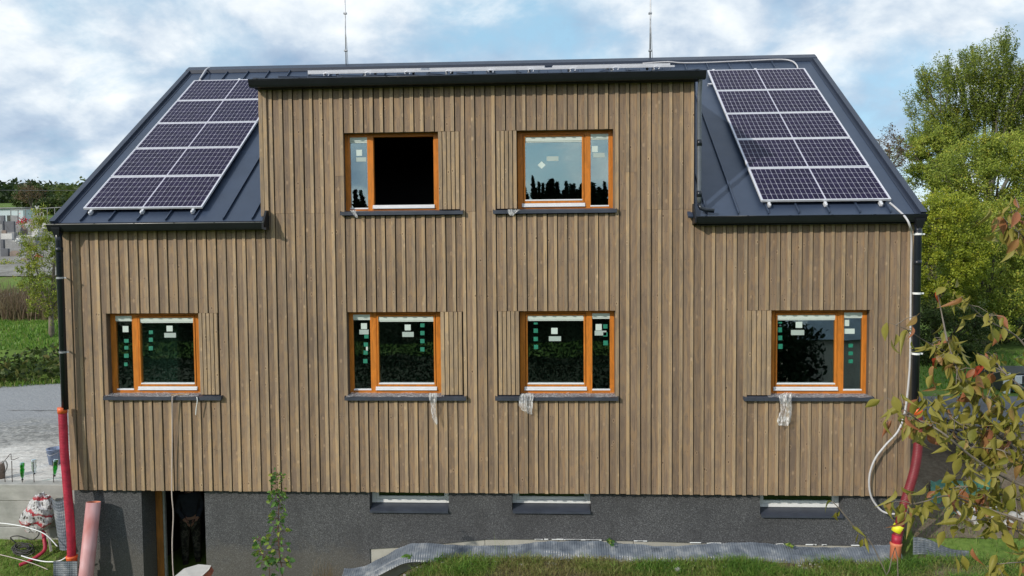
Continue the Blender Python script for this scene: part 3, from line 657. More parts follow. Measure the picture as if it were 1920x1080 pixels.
# windows ----------------------------------------------------------------
FY = .15
def window(key, narrow_left, sash=True, stickers=(), x0=None):
    ox0, ox1, oz0, oz1 = OP[key]
    if narrow_left: X0 = x0 if x0 else ox0-.02; sgn = 1
    else: X0 = x0 if x0 else ox1+.02; sgn = -1
    zt, zb = oz1+.02, oz0-.012
    U = lambda a, b_: (min(X0+sgn*a, X0+sgn*b_), max(X0+sgn*a, X0+sgn*b_))
    mb = MB(); fr = .096
    Wd = 1.62
    win = bpy.data.objects.new('window', None); win.empty_display_size = .1; C.objects.link(win); win.parent = house
    for a, b_ in ((0, fr), (.392, .500), (Wd-fr, Wd)):
        x_0, x_1 = U(a, b_); onebox('mullion' if a == .392 else 'frame_post', 'larch_frame', win, x_0, x_1, FY, FY+.075, zb, zt, .004)
    for (a, b_) in ((fr, .392), (.500, Wd-fr)):
        x_0, x_1 = U(a, b_); onebox('frame_rail', 'larch_rail', win, x_0, x_1, FY+.001, FY+.075, zb, zb+.062, .004); onebox('frame_rail', 'larch_rail', win, x_0, x_1, FY+.001, FY+.075, zt-.075, zt, .004)
    # fixed narrow pane
    gx0, gx1 = U(fr+.001, .391); gz0, gz1 = zb+.063, zt-.076
    mb = MB(); mb.box(gx0, gx1, FY+.03, FY+.034, gz0, gz1); mb.build('pane', 'window_glass', win)
    onebox('glazing_bead', 'white_aluminium', win, gx0-.008, gx1+.008, FY-.006, FY+.029, gz0-.005, gz0+.020, .004)
    onebox('blind_cassette', 'blind_white', win, gx0, gx1, FY+.006, FY+.027, gz1-.070, gz1)
    onebox('blind_cassette', 'blind_white', win, gx0, gx1, FY+.014, FY+.027, gz1-.092, gz1-.071)
    bx0, bx1 = U(.506, Wd-fr-.004); bz0, bz1 = zb+.066, zt-.080
    if sash:
        mb = MB(); s_ = .032
        mb.box(bx0, bx0+s_, FY-.010, FY+.05, bz0+.06, bz1, .004); mb.box(bx1-s_, bx1, FY-.010, FY+.05, bz0+.06, bz1, .004)
        mb.box(bx0+s_, bx1-s_, FY-.008, FY+.05, bz1-s_, bz1, .004); mb.box(bx0+s_, bx1-s_, FY-.008, FY+.05, bz0+.06, bz0+.10, .004); mb.build('sash', 'larch_frame', win)
        onebox('pane', 'window_glass', win, bx0+s_, bx1-s_, FY+.03, FY+.034, bz0+.10, bz1-s_)
        onebox('glazing_bead', 'white_aluminium', win, bx0+s_-.006, bx1-s_+.006, FY-.016, FY+.029, bz0+.098, bz0+.122, .004)
        onebox('blind_cassette', 'blind_white', win, bx0+s_, bx1-s_, FY+.006, FY+.027, bz1-s_-.068, bz1-s_)
        onebox('blind_cassette', 'blind_white', win, bx0+s_, bx1-s_, FY+.014, FY+.027, bz1-s_-.088, bz1-s_-.069)
    mb = MB(); mb.box(bx0-.03, bx1+.02, FY-.030, FY-.001, bz0-.005, bz0+.020, .005); mb.box(bx0-.03, bx1+.02, FY-.018, FY-.001, bz0+.021, bz0+.058, .006); mb.build('drip_bar', 'white_aluminium', win)
    # sill
    mb = MB(); sx0, sx1 = ox0-.045, ox1+.045
    if narrow_left: sx0 += .0
    zf = 1.655 if oz0 < 3 else oz0-.010
    prof = [(-.062, zf-.055), (-.062, zf), (FY+.02, zf+.035), (FY+.02, zf+.029), (-.056, zf-.006), (-.056, zf-.055)]
    mb.prism(prof, 'x', sx0, sx1)
    for xe in (sx0-.004, sx1): mb.prism([(-.064, zf-.057), (-.064, zf+.012), (.055, zf+.03), (.055, zf-.03)], 'x', xe, xe+.004)
    fix_normals(mb.build('window_sill', 'sill_metal', win))
    # timber lining of the reveal
    mb = MB(); mb.box(ox0-.018, ox0-.002, .052, FY+.05, oz0-.07, oz1+.01); mb.box(ox1+.002, ox1+.018, .052, FY+.05, oz0-.07, oz1+.01); mb.box(ox0, ox1, .052, FY+.05, oz1+.003, oz1+.018)
    mb.build('reveal_lining', 'lining_wood', win)
    # fixed slats beside the glass
    se = X0+sgn*1.628 if key != 'LL' else 2.322
    far = ox1 if sgn > 0 else ox0
    n = 5; pitch = (abs(far-se))/n
    for k in range(n):
        a, b_ = se+sgn*(pitch*k+.0), se+sgn*(pitch*(k+1)-.012)
        a, b_ = min(a, b_), max(a, b_)
        mb = MB(); mb.box(a, b_, .004+random.uniform(0, .004), .045, zf+.03, oz1-.004, .003); mb.build('slat', 'batten_wood', house)
    onebox('slat_backing', 'membrane_black', house, min(se+sgn*.03, far), max(se+sgn*.03, far), .10, .118, zf+.03, oz1)
    for (px, py, wpx, hpx, mt) in stickers:
        p = at(px, py, FY+.029); s2 = 12.6/1396.6
        a = MB(); w2, h2 = wpx*s2/2, hpx*s2/2
        rot = 0
        if mt == 'diamond':
            a.prism([(p.x, p.z-h2), (p.x+w2, p.z), (p.x, p.z+h2), (p.x-w2, p.z)], 'y', FY+.0265, FY+.0285); mt = 'sticker_white'
        else: a.box(p.x-w2, p.x+w2, FY+.0265, FY+.0285, p.z-h2, p.z+h2)
        fix_normals(a.build('glazing_sticker' if 'green' not in mt else 'green_tab', mt, win))
    return win
G, Wh, Pa = 'sticker_green', 'sticker_white', 'sticker_pale'
window('LL', True, True, [(235.5, 617, 11.5, 12, Wh), (237, 639, 9, 7, G), (237, 652, 8, 7, G), (237, 667, 9, 8, G), (236, 683, 7, 7, G), (318, 616, 12, 11, Wh), (319, 628.5, 23, 9, Pa), (283, 623, 8, 7, G), (283, 637, 8, 8, G), (283, 653, 8, 8, G)], x0=.672)
window('ML', True, True, [(682.5, 611.5, 11.5, 11, Wh), (682.5, 622.5, 18, 9, Pa), (687, 631, 8, 7, G), (686, 646, 8, 8, G), (688, 654, 3.5, 8, Wh), (685.5, 661, 8, 8, G), (685, 677, 8, 8, G), (764.5, 614, 11.5, 11, Wh), (765, 627, 22, 9.5, Pa), (792, 610, 8, 7, G), (792, 624.5, 8, 8, G), (792, 639.5, 8, 8, G), (792, 655, 8, 8, G)], x0=4.872)
window('MU', True, False, [(673.5, 286.5, 11, 11.5, Wh), (677, 299, 20, 8, Pa)], x0=4.872)
window('RU', False, True, [(1015.5, 309.5, 15, 14, 'diamond'), (1036, 297.5, 22, 8.5, Pa), (1115, 279.5, 11, 11, Wh), (1123, 291, 21, 8.5, Pa), (1027.5, 376.5, 13, 4, 'sill_metal')], x0=9.437)
window('MR', False, True, [(1039.5, 620.5, 12, 11.5, Wh), (1040.5, 635, 23, 9, Pa), (1004.5, 606.5, 7, 3.5, G), (1004.5, 620, 8, 8, G), (1004.5, 635.5, 8, 8, G), (1005, 650.5, 8, 8, G), (1122.5, 613.5, 11.5, 12, Wh), (1126, 624.5, 22, 9, Pa), (1135, 612, 8, 8, G), (1135, 627, 8, 8, G), (1135.5, 643, 8.5, 9, G)], x0=9.455)
window('RR', False, True, [(1498, 609, 12, 11.5, Wh), (1495.5, 623.5, 24, 9.5, Pa), (1462, 605, 8, 3, G), (1462, 618.5, 8, 9, G), (1462.5, 633.5, 8, 8.5, G), (1463, 649.5, 8.5, 9, G), (1586, 605.5, 12, 11.5, Wh), (1591.5, 621, 21, 9.5, Wh), (1595, 648, 8, 7, G), (1595, 662.5, 8, 7, G), (1595, 677.5, 8, 7, G)], x0=13.632)
# rooms behind the windows
for z0, z1, mt in ((.6, 3.5, 'interior_plaster'), (3.7, 6.9, 'interior_shade_black')):
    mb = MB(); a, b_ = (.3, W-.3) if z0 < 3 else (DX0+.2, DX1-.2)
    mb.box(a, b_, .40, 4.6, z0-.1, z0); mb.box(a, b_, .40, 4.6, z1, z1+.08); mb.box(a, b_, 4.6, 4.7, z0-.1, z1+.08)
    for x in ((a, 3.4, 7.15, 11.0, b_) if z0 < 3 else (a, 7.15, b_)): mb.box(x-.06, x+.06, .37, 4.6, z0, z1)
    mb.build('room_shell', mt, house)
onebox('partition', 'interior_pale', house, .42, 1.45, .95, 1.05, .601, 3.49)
onebox('room_shade_sheet', 'interior_shade_black', house, 4.4, 6.9, 2.6, 2.7, 3.71, 6.89)  # black sheet standing in for the shade inside the open upper window
mb = MB(); a = at(738, 712, .55); c = at(750, 722, .5); mb.tube([a, c], .035, 10); mb.build('rolled_sheet', 'sticker_pale', house, True)
# basement -------------------------------------------------------------
BY = .12
bw = [(5.209, 6.59, -.345, .05), (7.68, 9.03, -.335, .05), (11.873, 13.25, -.37, .05)]
door = (1.154, 2.29, -1.95, .05)
wall_holes('basement_wall', 'marble_plaster', [(-.06, 5.2, -2.2, .06), (5.2, W-.02, -.80, .06)], bw+[door], BY, BY+.45, house)
# lower edge of the render: follows the ground, pale insulation boards below
low = [(692, 1029.5), (700, 1029), (771, 1024.5), (850, 1017), (909, 1011.5), (960, 1011), (1048, 1011.5), (1188, 1014), (1330, 1018.5), (1440, 1020), (1600, 1023), (1684, 1022)]
lw_ = [at(a, c, BY) for a, c in low]
mb = MB()
for i in range(0, len(lw_)-1):
    a, c = lw_[i], lw_[i+1]; mb.add([(a.x, BY-.004, a.z), (c.x, BY-.004, c.z), (c.x, BY-.004, -.70), (a.x, BY-.004, -.70)], [(0, 1, 2, 3)]); mb.add([(a.x, BY-.004, a.z), (c.x, BY-.004, c.z), (c.x, BY+.05, c.z), (a.x, BY+.05, a.z)], [(3, 2, 1, 0)])
mb.build('render_coat', 'marble_plaster', house)
onebox('render_edge', 'marble_plaster', house, 3.9, 5.20, BY+.003, BY+.2, -2.1, -.9)
jx = [5.2]+[at(a, 1020, BY).x for a in (771, 909, 1048, 1188, 1330)]+[at(1330, 1020, BY).x+1.25, W-.03]
for i in range(len(jx)-1): onebox('insulation_board', 'xps_board', house, jx[i]+.004, jx[i+1]-.004, BY+.02+.002*(i % 2), BY+.12, -1.55, -.75, .003)
# white drips of render primer on the ragged lower edge
for i in range(34):
    px = random.uniform(1000, 1680); k = np.interp(px, [a for a, c in low], [c for a, c in low]); p = at(px, float(k)-.5, BY); ln = random.uniform(.02, .11)
    if i < 2: pm = None
    mb = MB(); mb.box(p.x-ln, p.x+ln, BY-.012, BY-.0045, p.z-.009, p.z+random.uniform(.002, .012), .003); mb.build('plaster_edge_drip', 'white_plastic', house)
# basement windows
for (a, b_, c, d), (off0, off1) in zip(bw, ((.0, .0), (.02, .0), (0, -.04))):
    y = BY+.20; mb = MB(); z0 = c+.062
    a2, b2 = a-.1, b_+.02 if a < 10 else b_+.0
    a2 = a+.0; b2 = b_-.0
    mb.box(a2-.04, a2+.07, y, y+.07, z0, .3, .005); mb.box(b2-.06, b2+.04, y, y+.07, z0, .3, .005); mb.box(a2+.07, b2-.06, y, y+.07, z0, z0+.062, .005)
    wn = mb.build('basement_window', 'white_plastic', house)
    mb = MB(); mb.box(a2+.072, a2+.115, y+.012, y+.06, z0+.064, .3, .004); mb.box(b2-.105, b2-.062, y+.012, y+.06, z0+.064, .3, .004); mb.box(a2+.116, b2-.106, y+.013, y+.06, z0+.064, z0+.115, .004); mb.build('sash', 'white_plastic', wn)
    onebox('pane', 'cellar_glass', wn, a2+.11, b2-.1, y+.035, y+.039, z0+.11, .3)
    mb = MB(); mb.prism([(-.03+BY-.02, c-.035), (BY-.05, c), (y+.005, c+.058), (y+.005, c+.050), (BY-.043, c-.007), (BY-.043, c-.035)], 'x', a+.012, b_-.012)
    fix_normals(mb.build('window_sill', 'sill_metal', wn))
    mb = MB(); mb.box(a-.3, b_+.3, y+.5, y+.55, -.8, .5); mb.build('room_shell', 'interior_shade_black', wn)
# cellar door
mb = MB(); ya = BY+.44
mb.box(1.16, 1.285, ya, ya+.08, -2.1, .2, .005); dw = mb.build('door_frame', 'door_brown', house)
onebox('weather_strip', 'galvanised', dw, 1.287, 1.325, ya+.02, ya+.07, -2.1, .2)
onebox('door_jamb', 'brown_paint', house, 2.27, 2.31, BY+.40, BY+.47, -2.1, .2, .003)
mb = MB(); mb.box(2.17, 2.215, .62, 1.5, -2.0, .2, .004); dlf = mb.build('door_leaf', 'brown_paint', house)
mb = MB(); q = at(377, 974, .64); mb.box(2.155, 2.169, .66, .70, q.z-.12, q.z+.10, .003); mb.tube([(2.165, .68, q.z), (2.11, .68, q.z), (2.105, .72, q.z), (2.105, .78, q.z)], .009, 8); mb.build('door_handle', 'aluminium', dlf, True)
mb = MB(); mb.box(.7, 3.2, 2.9, 3.0, -2.1, .25); mb.box(.66, .72, .57, 3.0, -2.1, .25); mb.box(3.2, 3.26, .57, 3.0, -2.1, .25); mb.box(.66, 3.26, .57, 3.0, -2.1, -2.0); mb.box(.66, 3.26, .57, 3.0, .2, .25); mb.build('room_shell', 'interior_shade_black', house)
# ------------------------------------------------------------------ solar panels
PW, PH = 2.094, 1.038
def solar_meshes():
    fr = MB(); t_ = .014; th = .035
    fr.box(0, PW, 0, t_, -th, 0); fr.box(0, PW, PH-t_, PH, -th, 0); fr.box(0, t_, t_, PH-t_, -th, 0); fr.box(PW-t_, PW, t_, PH-t_, -th, 0)
    bk = MB(); bk.box(t_, PW-t_, t_, PH-t_, -.010, -.004)
    ce = MB(); cols, rows = 24, 6; mid = .020; mx = .018; aw = (PW-2*(t_+mx)-mid)/cols; ah = (PH-2*(t_+.014))/rows; gp = .0055; ch = .008
    for i in range(cols):
        x0 = t_+mx+i*aw+(mid if i >= 12 else 0)
        for j in range(rows):
            y0 = t_+.014+j*ah; a, b_, c, d = x0+gp/2, x0+aw-gp/2, y0+gp/2, y0+ah-gp/2
            # half cells: corners cut only on one side
            if i % 2: poly = [(a, c), (b_-ch, c), (b_, c+ch), (b_, d-ch), (b_-ch, d), (a, d)]
            else: poly = [(a+ch, c), (b_, c), (b_, d), (a+ch, d), (a, d-ch), (a, c+ch)]
            ce.add([(x, y, -.0032) for x, y in poly], [tuple(range(6))])
    out = []
    for nm, mb, mt in (('frame', fr, 'aluminium'), ('backing', bk, 'solar_backing'), ('cell_grid', ce, 'solar_cell')):
        me = bpy.data.meshes.new(nm); me.from_pydata(mb.v, [], mb.f); me.materials.append(MAT[mt]); me.update(); out.append((nm, me))
    return out
SM = solar_meshes()
def solar(label, origin, ux, uy, group):
    ux = Vector(ux); uy = Vector(uy); n = ux.cross(uy)
    o = thing('solar_panel', label, 'solar panel', group)
    o.matrix_world = Matrix((( ux.x, uy.x, n.x, origin[0]), (ux.y, uy.y, n.y, origin[1]), (ux.z, uy.z, n.z, origin[2]), (0, 0, 0, 1)))
    for nm, me in SM:
        c = link(nm, me, o)
        if nm == 'cell_grid': c['kind'] = 'stuff'
    return o
AX = dict(left=.3165, right=11.8437); AY, AZ = .064, 4.9146
orders = ['lowest', 'second lowest', 'middle', 'second highest', 'highest']
for side, ax in AX.items():
    for k in range(5):
        s_ = k*(PH+.020); org = (ax, AY+s_*CA, AZ+s_*SA)
        o = solar(f'{orders[k]} of the five solar panels on the {side} slope of the roof', org, (1, 0, 0), (0, CA, SA), f'solar panels on the {side} roof slope')
        if k == 0:
            for fx in (.13, 1.04, 1.93):
                mb = MB(); mb.box(fx-.022, fx+.022, -.075, .02, -.10, -.037, .004); mb.box(fx-.012, fx+.012, -.10, -.05, -.075, -.035, .003); mb.tube([(fx, -.06, -.02), (fx, -.06, -.10)], .009, 6); mb.build('mounting_clamp', 'aluminium', o)
            for fx in (.13, 1.04, 1.93):
                mb = MB(); mb.box(fx-.018, fx+.018, .021, 5.2, -.075, -.037); mb.build('mounting_rail', 'galvanised', o)
        if k == 4:
            for fx in (.13, 1.04):
                mb = MB(); mb.box(fx-.025, fx+.025, PH, PH+.03, -.04, .008, .003); mb.build('mounting_clamp', 'aluminium', o)
        if k == 4 and side == 'right':
            mb = MB(); mb.box(-.09, 0, .42, .45, -.07, -.04, .004); mb.box(-.09, -.07, .42, .45, -.10, -.04, .004); mb.build('mounting_clamp', 'aluminium', o)
th_d = math.atan(.243)
px0 = 3.93
for k, nm in enumerate(('left', 'middle', 'right')):
    y = 1.2; z = 7.462
    o = solar(f'{nm} solar panel of the three seen edge on above the dormer gutter', (px0+k*(PW+.16)*1.0, y, z), (1, 0, 0), (0, math.cos(th_d), math.sin(th_d)), 'solar panels on the dormer roof')
    
    for fx in (.3, 1.05, 1.8):
        for fy in (.05, .9):
            zz = -(.115+.0) ; mb = MB(); mb.box(fx-.02, fx+.02, fy-.03, fy+.03, -.12, -.037); mb.build('mounting_foot', 'galvanised', o)
    mb = MB(); mb.box(0 if k == 0 else -.08, PW+.08, -.006, .0, -.068, -.0355); mb.build('mounting_rail', 'aluminium', o)
    for fx in (.35, 1.12, 1.85):
        mb = MB(); mb.tube([(fx-.04, -.035, -.10), (fx-.05, -.035, -.065), (fx, -.035, -.05), (fx+.05, -.035, -.065), (fx+.04, -.035, -.10)], .010, 6); mb.build('mounting_clamp', 'aluminium', o)
for rw, rn in ((1, 'middle row'), (2, 'back row')):  # unseen rear rows, added to shade the roof strip under the panels
    for k, nm in enumerate(('left', 'middle', 'right')):
        q = rw*(PH+.02); solar(f'{nm} solar panel in the {rn} on the dormer roof, unseen, added to shade the roof beneath', (px0+k*(PW+.16), 1.2+q*math.cos(th_d), 7.462+q*math.sin(th_d)), (1, 0, 0), (0, math.cos(th_d), math.sin(th_d)), 'solar panels on the dormer roof')
# ------------------------------------------------------------------ lightning rods
for (px, py, top, lab) in ((649, 127, -40, 'thin grey lightning rod on the ridge at the left, above the dormer roof'), (1219, 113, -40, 'thin grey lightning rod on the ridge at the right end of the dormer')):
    b0 = at(px, py, RIDY); t1 = at(px+(-3 if px < 700 else 1), top, RIDY)
    r = thing('lightning_rod', lab, 'lightning rod', 'lightning rods on the roof ridge')
    mb = MB(); mb.tube([(b0.x, RIDY, RIDZ+.02), ((b0.x+t1.x)/2, RIDY, (RIDZ+t1.z)/2), (t1.x, RIDY, t1.z+.8)], [.022 if px > 700 else .014, .018 if px > 700 else .013, .01], 8); mb.build('rod', 'galvanised', r, True)
    mb = MB(); mb.tube([(b0.x+.05, RIDY-.02, RIDZ+.03), (b0.x+.03, RIDY-.02, RIDZ+.6), (b0.x, RIDY-.02, RIDZ+.95)], .006, 6); mb.build('earth_wire', 'galvanised', r, True)
    for q in (25, 95):
        z = at(px, q, RIDY).z; mb = MB(); mb.box(b0.x-.04, b0.x+.04, RIDY-.03, RIDY+.03, z-.02, z+.02, .006); mb.build('bracket', 'galvanised', r)
def spline(pts, n=8):
    P = [Vector(p) for p in pts]; P = [P[0]]+P+[P[-1]]; out = []
    for i in range(1, len(P)-2):
        for k in range(n):
            t_ = k/n; a, b_, c, d = P[i-1], P[i], P[i+1], P[i+2]
            out.append(.5*((2*b_)+(c-a)*t_+(2*a-5*b_+4*c-d)*t_*t_+(3*b_-a-3*c+d)*t_**3))
    out.append(P[-2]); return out
def cable(name, label, cat, pts, r, mat, group=None):
    mb = MB(); mb.tube(spline(pts), r, 8); o = mb.build(name, mat, None, True); return tag(o, label, cat, group)
def A(px, py, y): return at(px, py, y)
ry = RIDY-.25
cable('conduit', 'pale conduit running along the roof ridge down into the top right solar panel', 'conduit', [A(1205, 119, ry), A(1250, 116, ry), A(1280, 118, ry), A(1330, 117, ry), A(1400, 114, ry), A(1460, 111.5, ry), A(1483, 114, ry-.1), A(1493, 121, ry-.3), A(1496, 128, ry-.45)], .016, 'conduit_grey')
cable('cable', 'thin grey cable curling over the ridge above the left solar panels', 'cable', [A(375, 148, 4.25), A(380, 140, 4.5), A(386, 131, 4.8), A(393, 127, 5.0), A(399, 131, 5.1)], .018, 'conduit_grey')
cable('conduit', 'long pale conduit hanging from the right solar panels and looping beside the basement', 'conduit', [A(1668, 380, .02), A(1682, 392, -.05), A(1698, 408, -.28), A(1706, 424, -.32), A(1709, 445, -.12), A(1708, 520, -.08), A(1707, 640, -.08), A(1705, 700, -.09), A(1697, 770, -.10), A(1684, 808, -.11), A(1660, 835, -.11), A(1640, 862, -.10), A(1630, 895, -.08), A(1633, 930, -.06), A(1650, 955, -.08), A(1668, 963, -.14), A(1690, 963, -.27)], .0165, 'conduit_grey')
cable('cable', 'pinkish cable hanging from the left window sill past the cellar door', 'cable', [A(333, 741, -.02), A(325, 744, -.08), A(323, 752, -.09), A(323, 840, -.05), A(322, 920, -.05), A(325, 965, -.04), A(323, 1020, -.04), A(325, 1075, -.05), A(330, 1110, -.1)], .010, 'cable_pink')
cable('tape_strip', 'short white strip of tape dangling from the left window sill', 'tape', [A(369, 744, -.075), A(370, 752, -.085), A(368, 765, -.08), A(367, 778, -.075)], .008, 'white_plastic')
o = tag(onebox('wood_offcut', 'offcut_wood', None, 0, .30, 0, .05, 0, .02, .003), 'small brown wood offcut lying on the left window sill', 'offcut'); p = at(320, 742, -.04); o.location = (p.x, -.03, 1.672); o.rotation_euler = (.05, 0, .25)
# ------------------------------------------------------------------ plastic film on the sills
def crumple(name, outline, y, mat, label, cat, amp=.03, seed=1, res=10, depth=.02):
    """a crumpled sheet: outline pairs (left,right) from top to bottom in photo pixels"""
    mb = MB(); rows = []
    for i, (lx, rx_, py) in enumerate(outline):
        row = []
        for k in range(res+1):
            px = lx+(rx_-lx)*k/res
            n = mnoise.noise((px*.35, py*.22, seed)); n2 = mnoise.noise((px*.9, py*.5, seed+9))
            row.append(at(px+n2*1.0, py+n*1.2, y-.02-abs(n)*amp-abs(n2)*amp*.6))
        rows.append(row)
    n = res+1
    mb.add([v for r in rows for v in r], [(i*n+k, i*n+k+1, (i+1)*n+k+1, (i+1)*n+k) for i in range(len(rows)-1) for k in range(res)])
    o = mb.build(name, mat, None, False); return tag(o, label, cat)
crumple('plastic_film', [(805, 820, 737), (804, 820, 744), (806, 818, 752), (808, 816, 762), (808, 817, 772), (810, 819, 782), (813, 820, 790), (816, 820, 796)], -.07, 'plastic_film_mat', 'long crumpled clear plastic strip hanging from the lower sill left of centre', 'plastic film', .03, 2)
crumple('plastic_film', [(977, 999, 738), (974, 1001, 744), (973, 999, 752), (973, 999, 760), (977, 998, 768), (984, 997, 773), (994, 998, 777)], -.07, 'plastic_film_mat', 'small bunched clear plastic film hanging from the lower sill right of centre', 'plastic film', .05, 5)
crumple('plastic_film', [(1472, 1484, 736), (1460, 1485, 742), (1462, 1484, 752), (1463, 1485, 762), (1463, 1484, 772), (1459, 1484, 782), (1457, 1482, 790), (1460, 1477, 798)], -.07, 'plastic_film_mat', 'torn clear plastic film hanging from the sill of the far right window', 'plastic film', .06, 8)
crumple('plastic_film', [(656, 668, 394), (660, 668, 399), (664, 670, 404), (667, 671, 408)], -.07, 'plastic_film_mat', 'tiny plastic scrap on the sill of the open upper window', 'plastic film', .02, 11)
crumple('plastic_film', [(952, 975, 393), (953, 967, 399), (956, 963, 404)], -.07, 'plastic_film_mat', 'pale plastic scrap folded over the upper right sill beside the slats', 'plastic film', .03, 12)
def sillfilm(x0, x1, z, seed, lab):
    mb = MB(); n = 60; m_ = 6; rows = []
    for j in range(m_+1):
        for i in range(n+1):
            x = x0+(x1-x0)*i/n; y = -.066+.2*j/m_; b_ = mnoise.noise((x*9, y*20, seed))
            mb.v.append((x, y+.008*b_, z+.035*(y+.062)/.23+.004+.014*max(0, b_+.25)+.012*abs(mnoise.noise((x*22, y*30, seed)))))
    mb.f = [(j*(n+1)+i, j*(n+1)+i+1, (j+1)*(n+1)+i+1, (j+1)*(n+1)+i) for j in range(m_) for i in range(n)]
    tag(mb.build('protective_film', 'sill_film_mat'), lab, 'plastic film')
sillfilm(.65, 2.3, 1.657, 1, 'thin clear film lying along the sill of the far left window')
sillfilm(4.88, 6.55, 1.657, 2, 'thin clear film lying along the lower sill left of centre')
sillfilm(7.85, 9.46, 1.657, 3, 'thin clear film lying along the lower sill right of centre')
sillfilm(11.95, 13.63, 1.657, 4, 'thin clear film lying along the sill of the far right window')
# ------------------------------------------------------------------ drain hoses
def corrugated(name, label, pts, r, mat, group, pitch=.026):
    sp_ = spline(pts, 10); L = [0]
    for a, b_ in zip(sp_[:-1], sp_[1:]): L.append(L[-1]+(b_-a).length)
    n = int(L[-1]/pitch)*3; P = []; R_ = []
    for i in range(n+1):
        s_ = L[-1]*i/n; j = min(max(np.searchsorted(L, s_)-1, 0), len(sp_)-2); t_ = (s_-L[j])/max(L[j+1]-L[j], 1e-6)
        P.append(sp_[j].lerp(sp_[j+1], t_)); R_.append(r*(1.0 if i % 3 else .93))
    root = thing(name, label, 'drain hose', group); mb = MB(); mb.tube(P, R_, 20); mb.build('hose', mat, root, True); return root, P
def ring(parent, p, d, r, l, mat, name):
    mb = MB(); d = Vector(d).normalized(); mb.tube([Vector(p)-d*l/2, Vector(p)-d*l/2.01, Vector(p)+d*l/2.01, Vector(p)+d*l/2], [r*.9, r, r, r*.97], 20); return mb.build(name, mat, parent, True)
hr, P = corrugated('drain_hose', 'crimson corrugated drain hose fixed under the left downpipe', [A(117, 766, -.16), A(118.5, 800, -.17), A(121, 850, -.19), A(125, 900, -.21), A(130, 960, -.24), A(133.5, 1010, -.25), A(134, 1050, -.25)], .070, 'hose_red', 'drain hoses at the house corners')
ring(hr, A(117, 769, -.16), (0, 0, 1), .078, .10, 'orange_plastic', 'coupling')
mb = MB(); a = A(134.5, 1042, -.25); mb.tube([a, a+Vector((0, 0, -.03)), a+Vector((0, 0, -.05)), a+Vector((.0, 0, -.62))], [.093, .093, .084, .084], 20); mb.build('socket', 'orange_plastic', hr, True)
hr, P = corrugated('drain_hose', 'maroon drain hose under the right downpipe, half hidden by leaves, with yellow tape', [A(1720, 768, -.16), A(1722, 800, -.17), A(1721, 840, -.2), A(1715, 880, -.24), A(1702, 925, -.27), A(1692, 960, -.28), A(1684, 1000, -.29), A(1680, 1030, -.30)], .073, 'hose_maroon', 'drain hoses at the house corners')
ring(hr, A(1720, 771, -.16), (0, 0, 1), .080, .10, 'orange_plastic', 'coupling')
ring(hr, A(1683, 991, -.29), A(1686, 985, -.29)-A(1680, 998, -.29), .079, .125, 'yellow_tape', 'tape_band')
mb = MB(); s2 = A(1682, 1003, -.29); mb.tube([s2, A(1680.5, 1022, -.295)], .0765, 20); mb.build('clean_hose_end', 'hose_red', hr, True)
mb = MB(); a = A(1680, 1018, -.30); c = A(1678, 1062, -.31); d = (c-a).normalized(); mb.tube([a, a+d*.03, a+d*.05, c], [.092, .092, .083, .083], 20); mb.build('socket', 'orange_faded', hr, True)
# pink standing pipe, open at top
top = A(175.5, 941, -.10); bot = A(160, 1092, -.34); ax_ = (top-bot).normalized()
m, t, b = material('pipe_pink', rough=.55); n = t.noise(t.mapv(t.pos(), (1, 1, .6)), 2.2, 3); t.put(b.inputs['Base Color'], t.ramp(n, [(.35, (.42, .13, .11)), (.6, (.62, .36, .37)), (.8, (.66, .45, .47))])); MAT['pipe_pink'] = m
pr = thing('drain_pipe', 'faded pink plastic drain pipe leaning upright against the basement wall left of the door', 'drain pipe')
Rm = ax_.to_track_quat('Z', 'Y').to_matrix(); L_ = (top-bot).length
mb = MB(); mb.lathe([(.116, 0), (.116, L_), (.108, L_), (.108, L_-.5)], bot, 28, Rm); o = mb.build('pipe', 'pipe_pink', pr, True)
mb = MB(); mb.lathe([(.107, L_-.5), (.1075, L_-.002)], bot, 28, Rm); mb.build('inner_face', 'orange_faded', pr, True)
# ------------------------------------------------------------------ left yard: retaining wall, bottles, bucket, bag
wallr = thing('retaining_wall', 'low pale concrete retaining wall left of the house', 'wall')
onebox('concrete_course', 'concrete', wallr, -5.5, -.09, .46, .72, -.36, -.055, .012)
for i, (a, b_) in enumerate(((-5.5, -2.35), (-2.345, -1.0), (-.995, -.09))): onebox('concrete_course', 'concrete', wallr, a, b_, .465+.002*i, .72, -.84, -.365, .01)
onebox('concrete_course', 'concrete', wallr, -5.5, -.09, .462, .72, -1.9, -.845, .01)
def rebar_rod(px, ptop, lab, bottle=None, glassm=None):
    b0 = at(px, 909, .60); t0 = at(px, ptop, .60)
    r = MB(); r.tube([(b0.x, .60, -.3), (b0.x+random.uniform(-.01, .01), .60, t0.z)], .0065, 6)
    o = r.build('rebar_rod', 'rebar'); tag(o, lab, 'steel rod', 'steel rods standing on the retaining wall')
    return b0.x
def bottle(px, ptop, pbot, mat, lab, tilt=0):
    """an upside-down plastic bottle pushed over a rod"""
    a = at(px, ptop, .60); b_ = at(px, pbot, .60); L_ = a.z-b_.z; o = MB()
    prof = [(0.001, L_), (.030, L_), (.040, L_-.01), (.041, L_*.72), (.036, L_*.66), (.041, L_*.60), (.041, L_*.40), (.034, L_*.2), (.016, L_*.08), (.014, 0.0), (.0135, 0)]
    o.lathe(prof, (0, 0, 0), 14); ob = o.build('bottle', mat, None, True); ob.location = (b_.x, .60, b_.z); ob.rotation_euler = (0, tilt, 0)
    tag(ob, lab, 'bottle', 'plastic bottles capping the steel rods')
    c = MB(); c.lathe([(.0001, 0), (.017, 0), (.017, .022), (.0001, .022)], (0, 0, -.012), 10); c.build('cap', 'cable_black', ob)
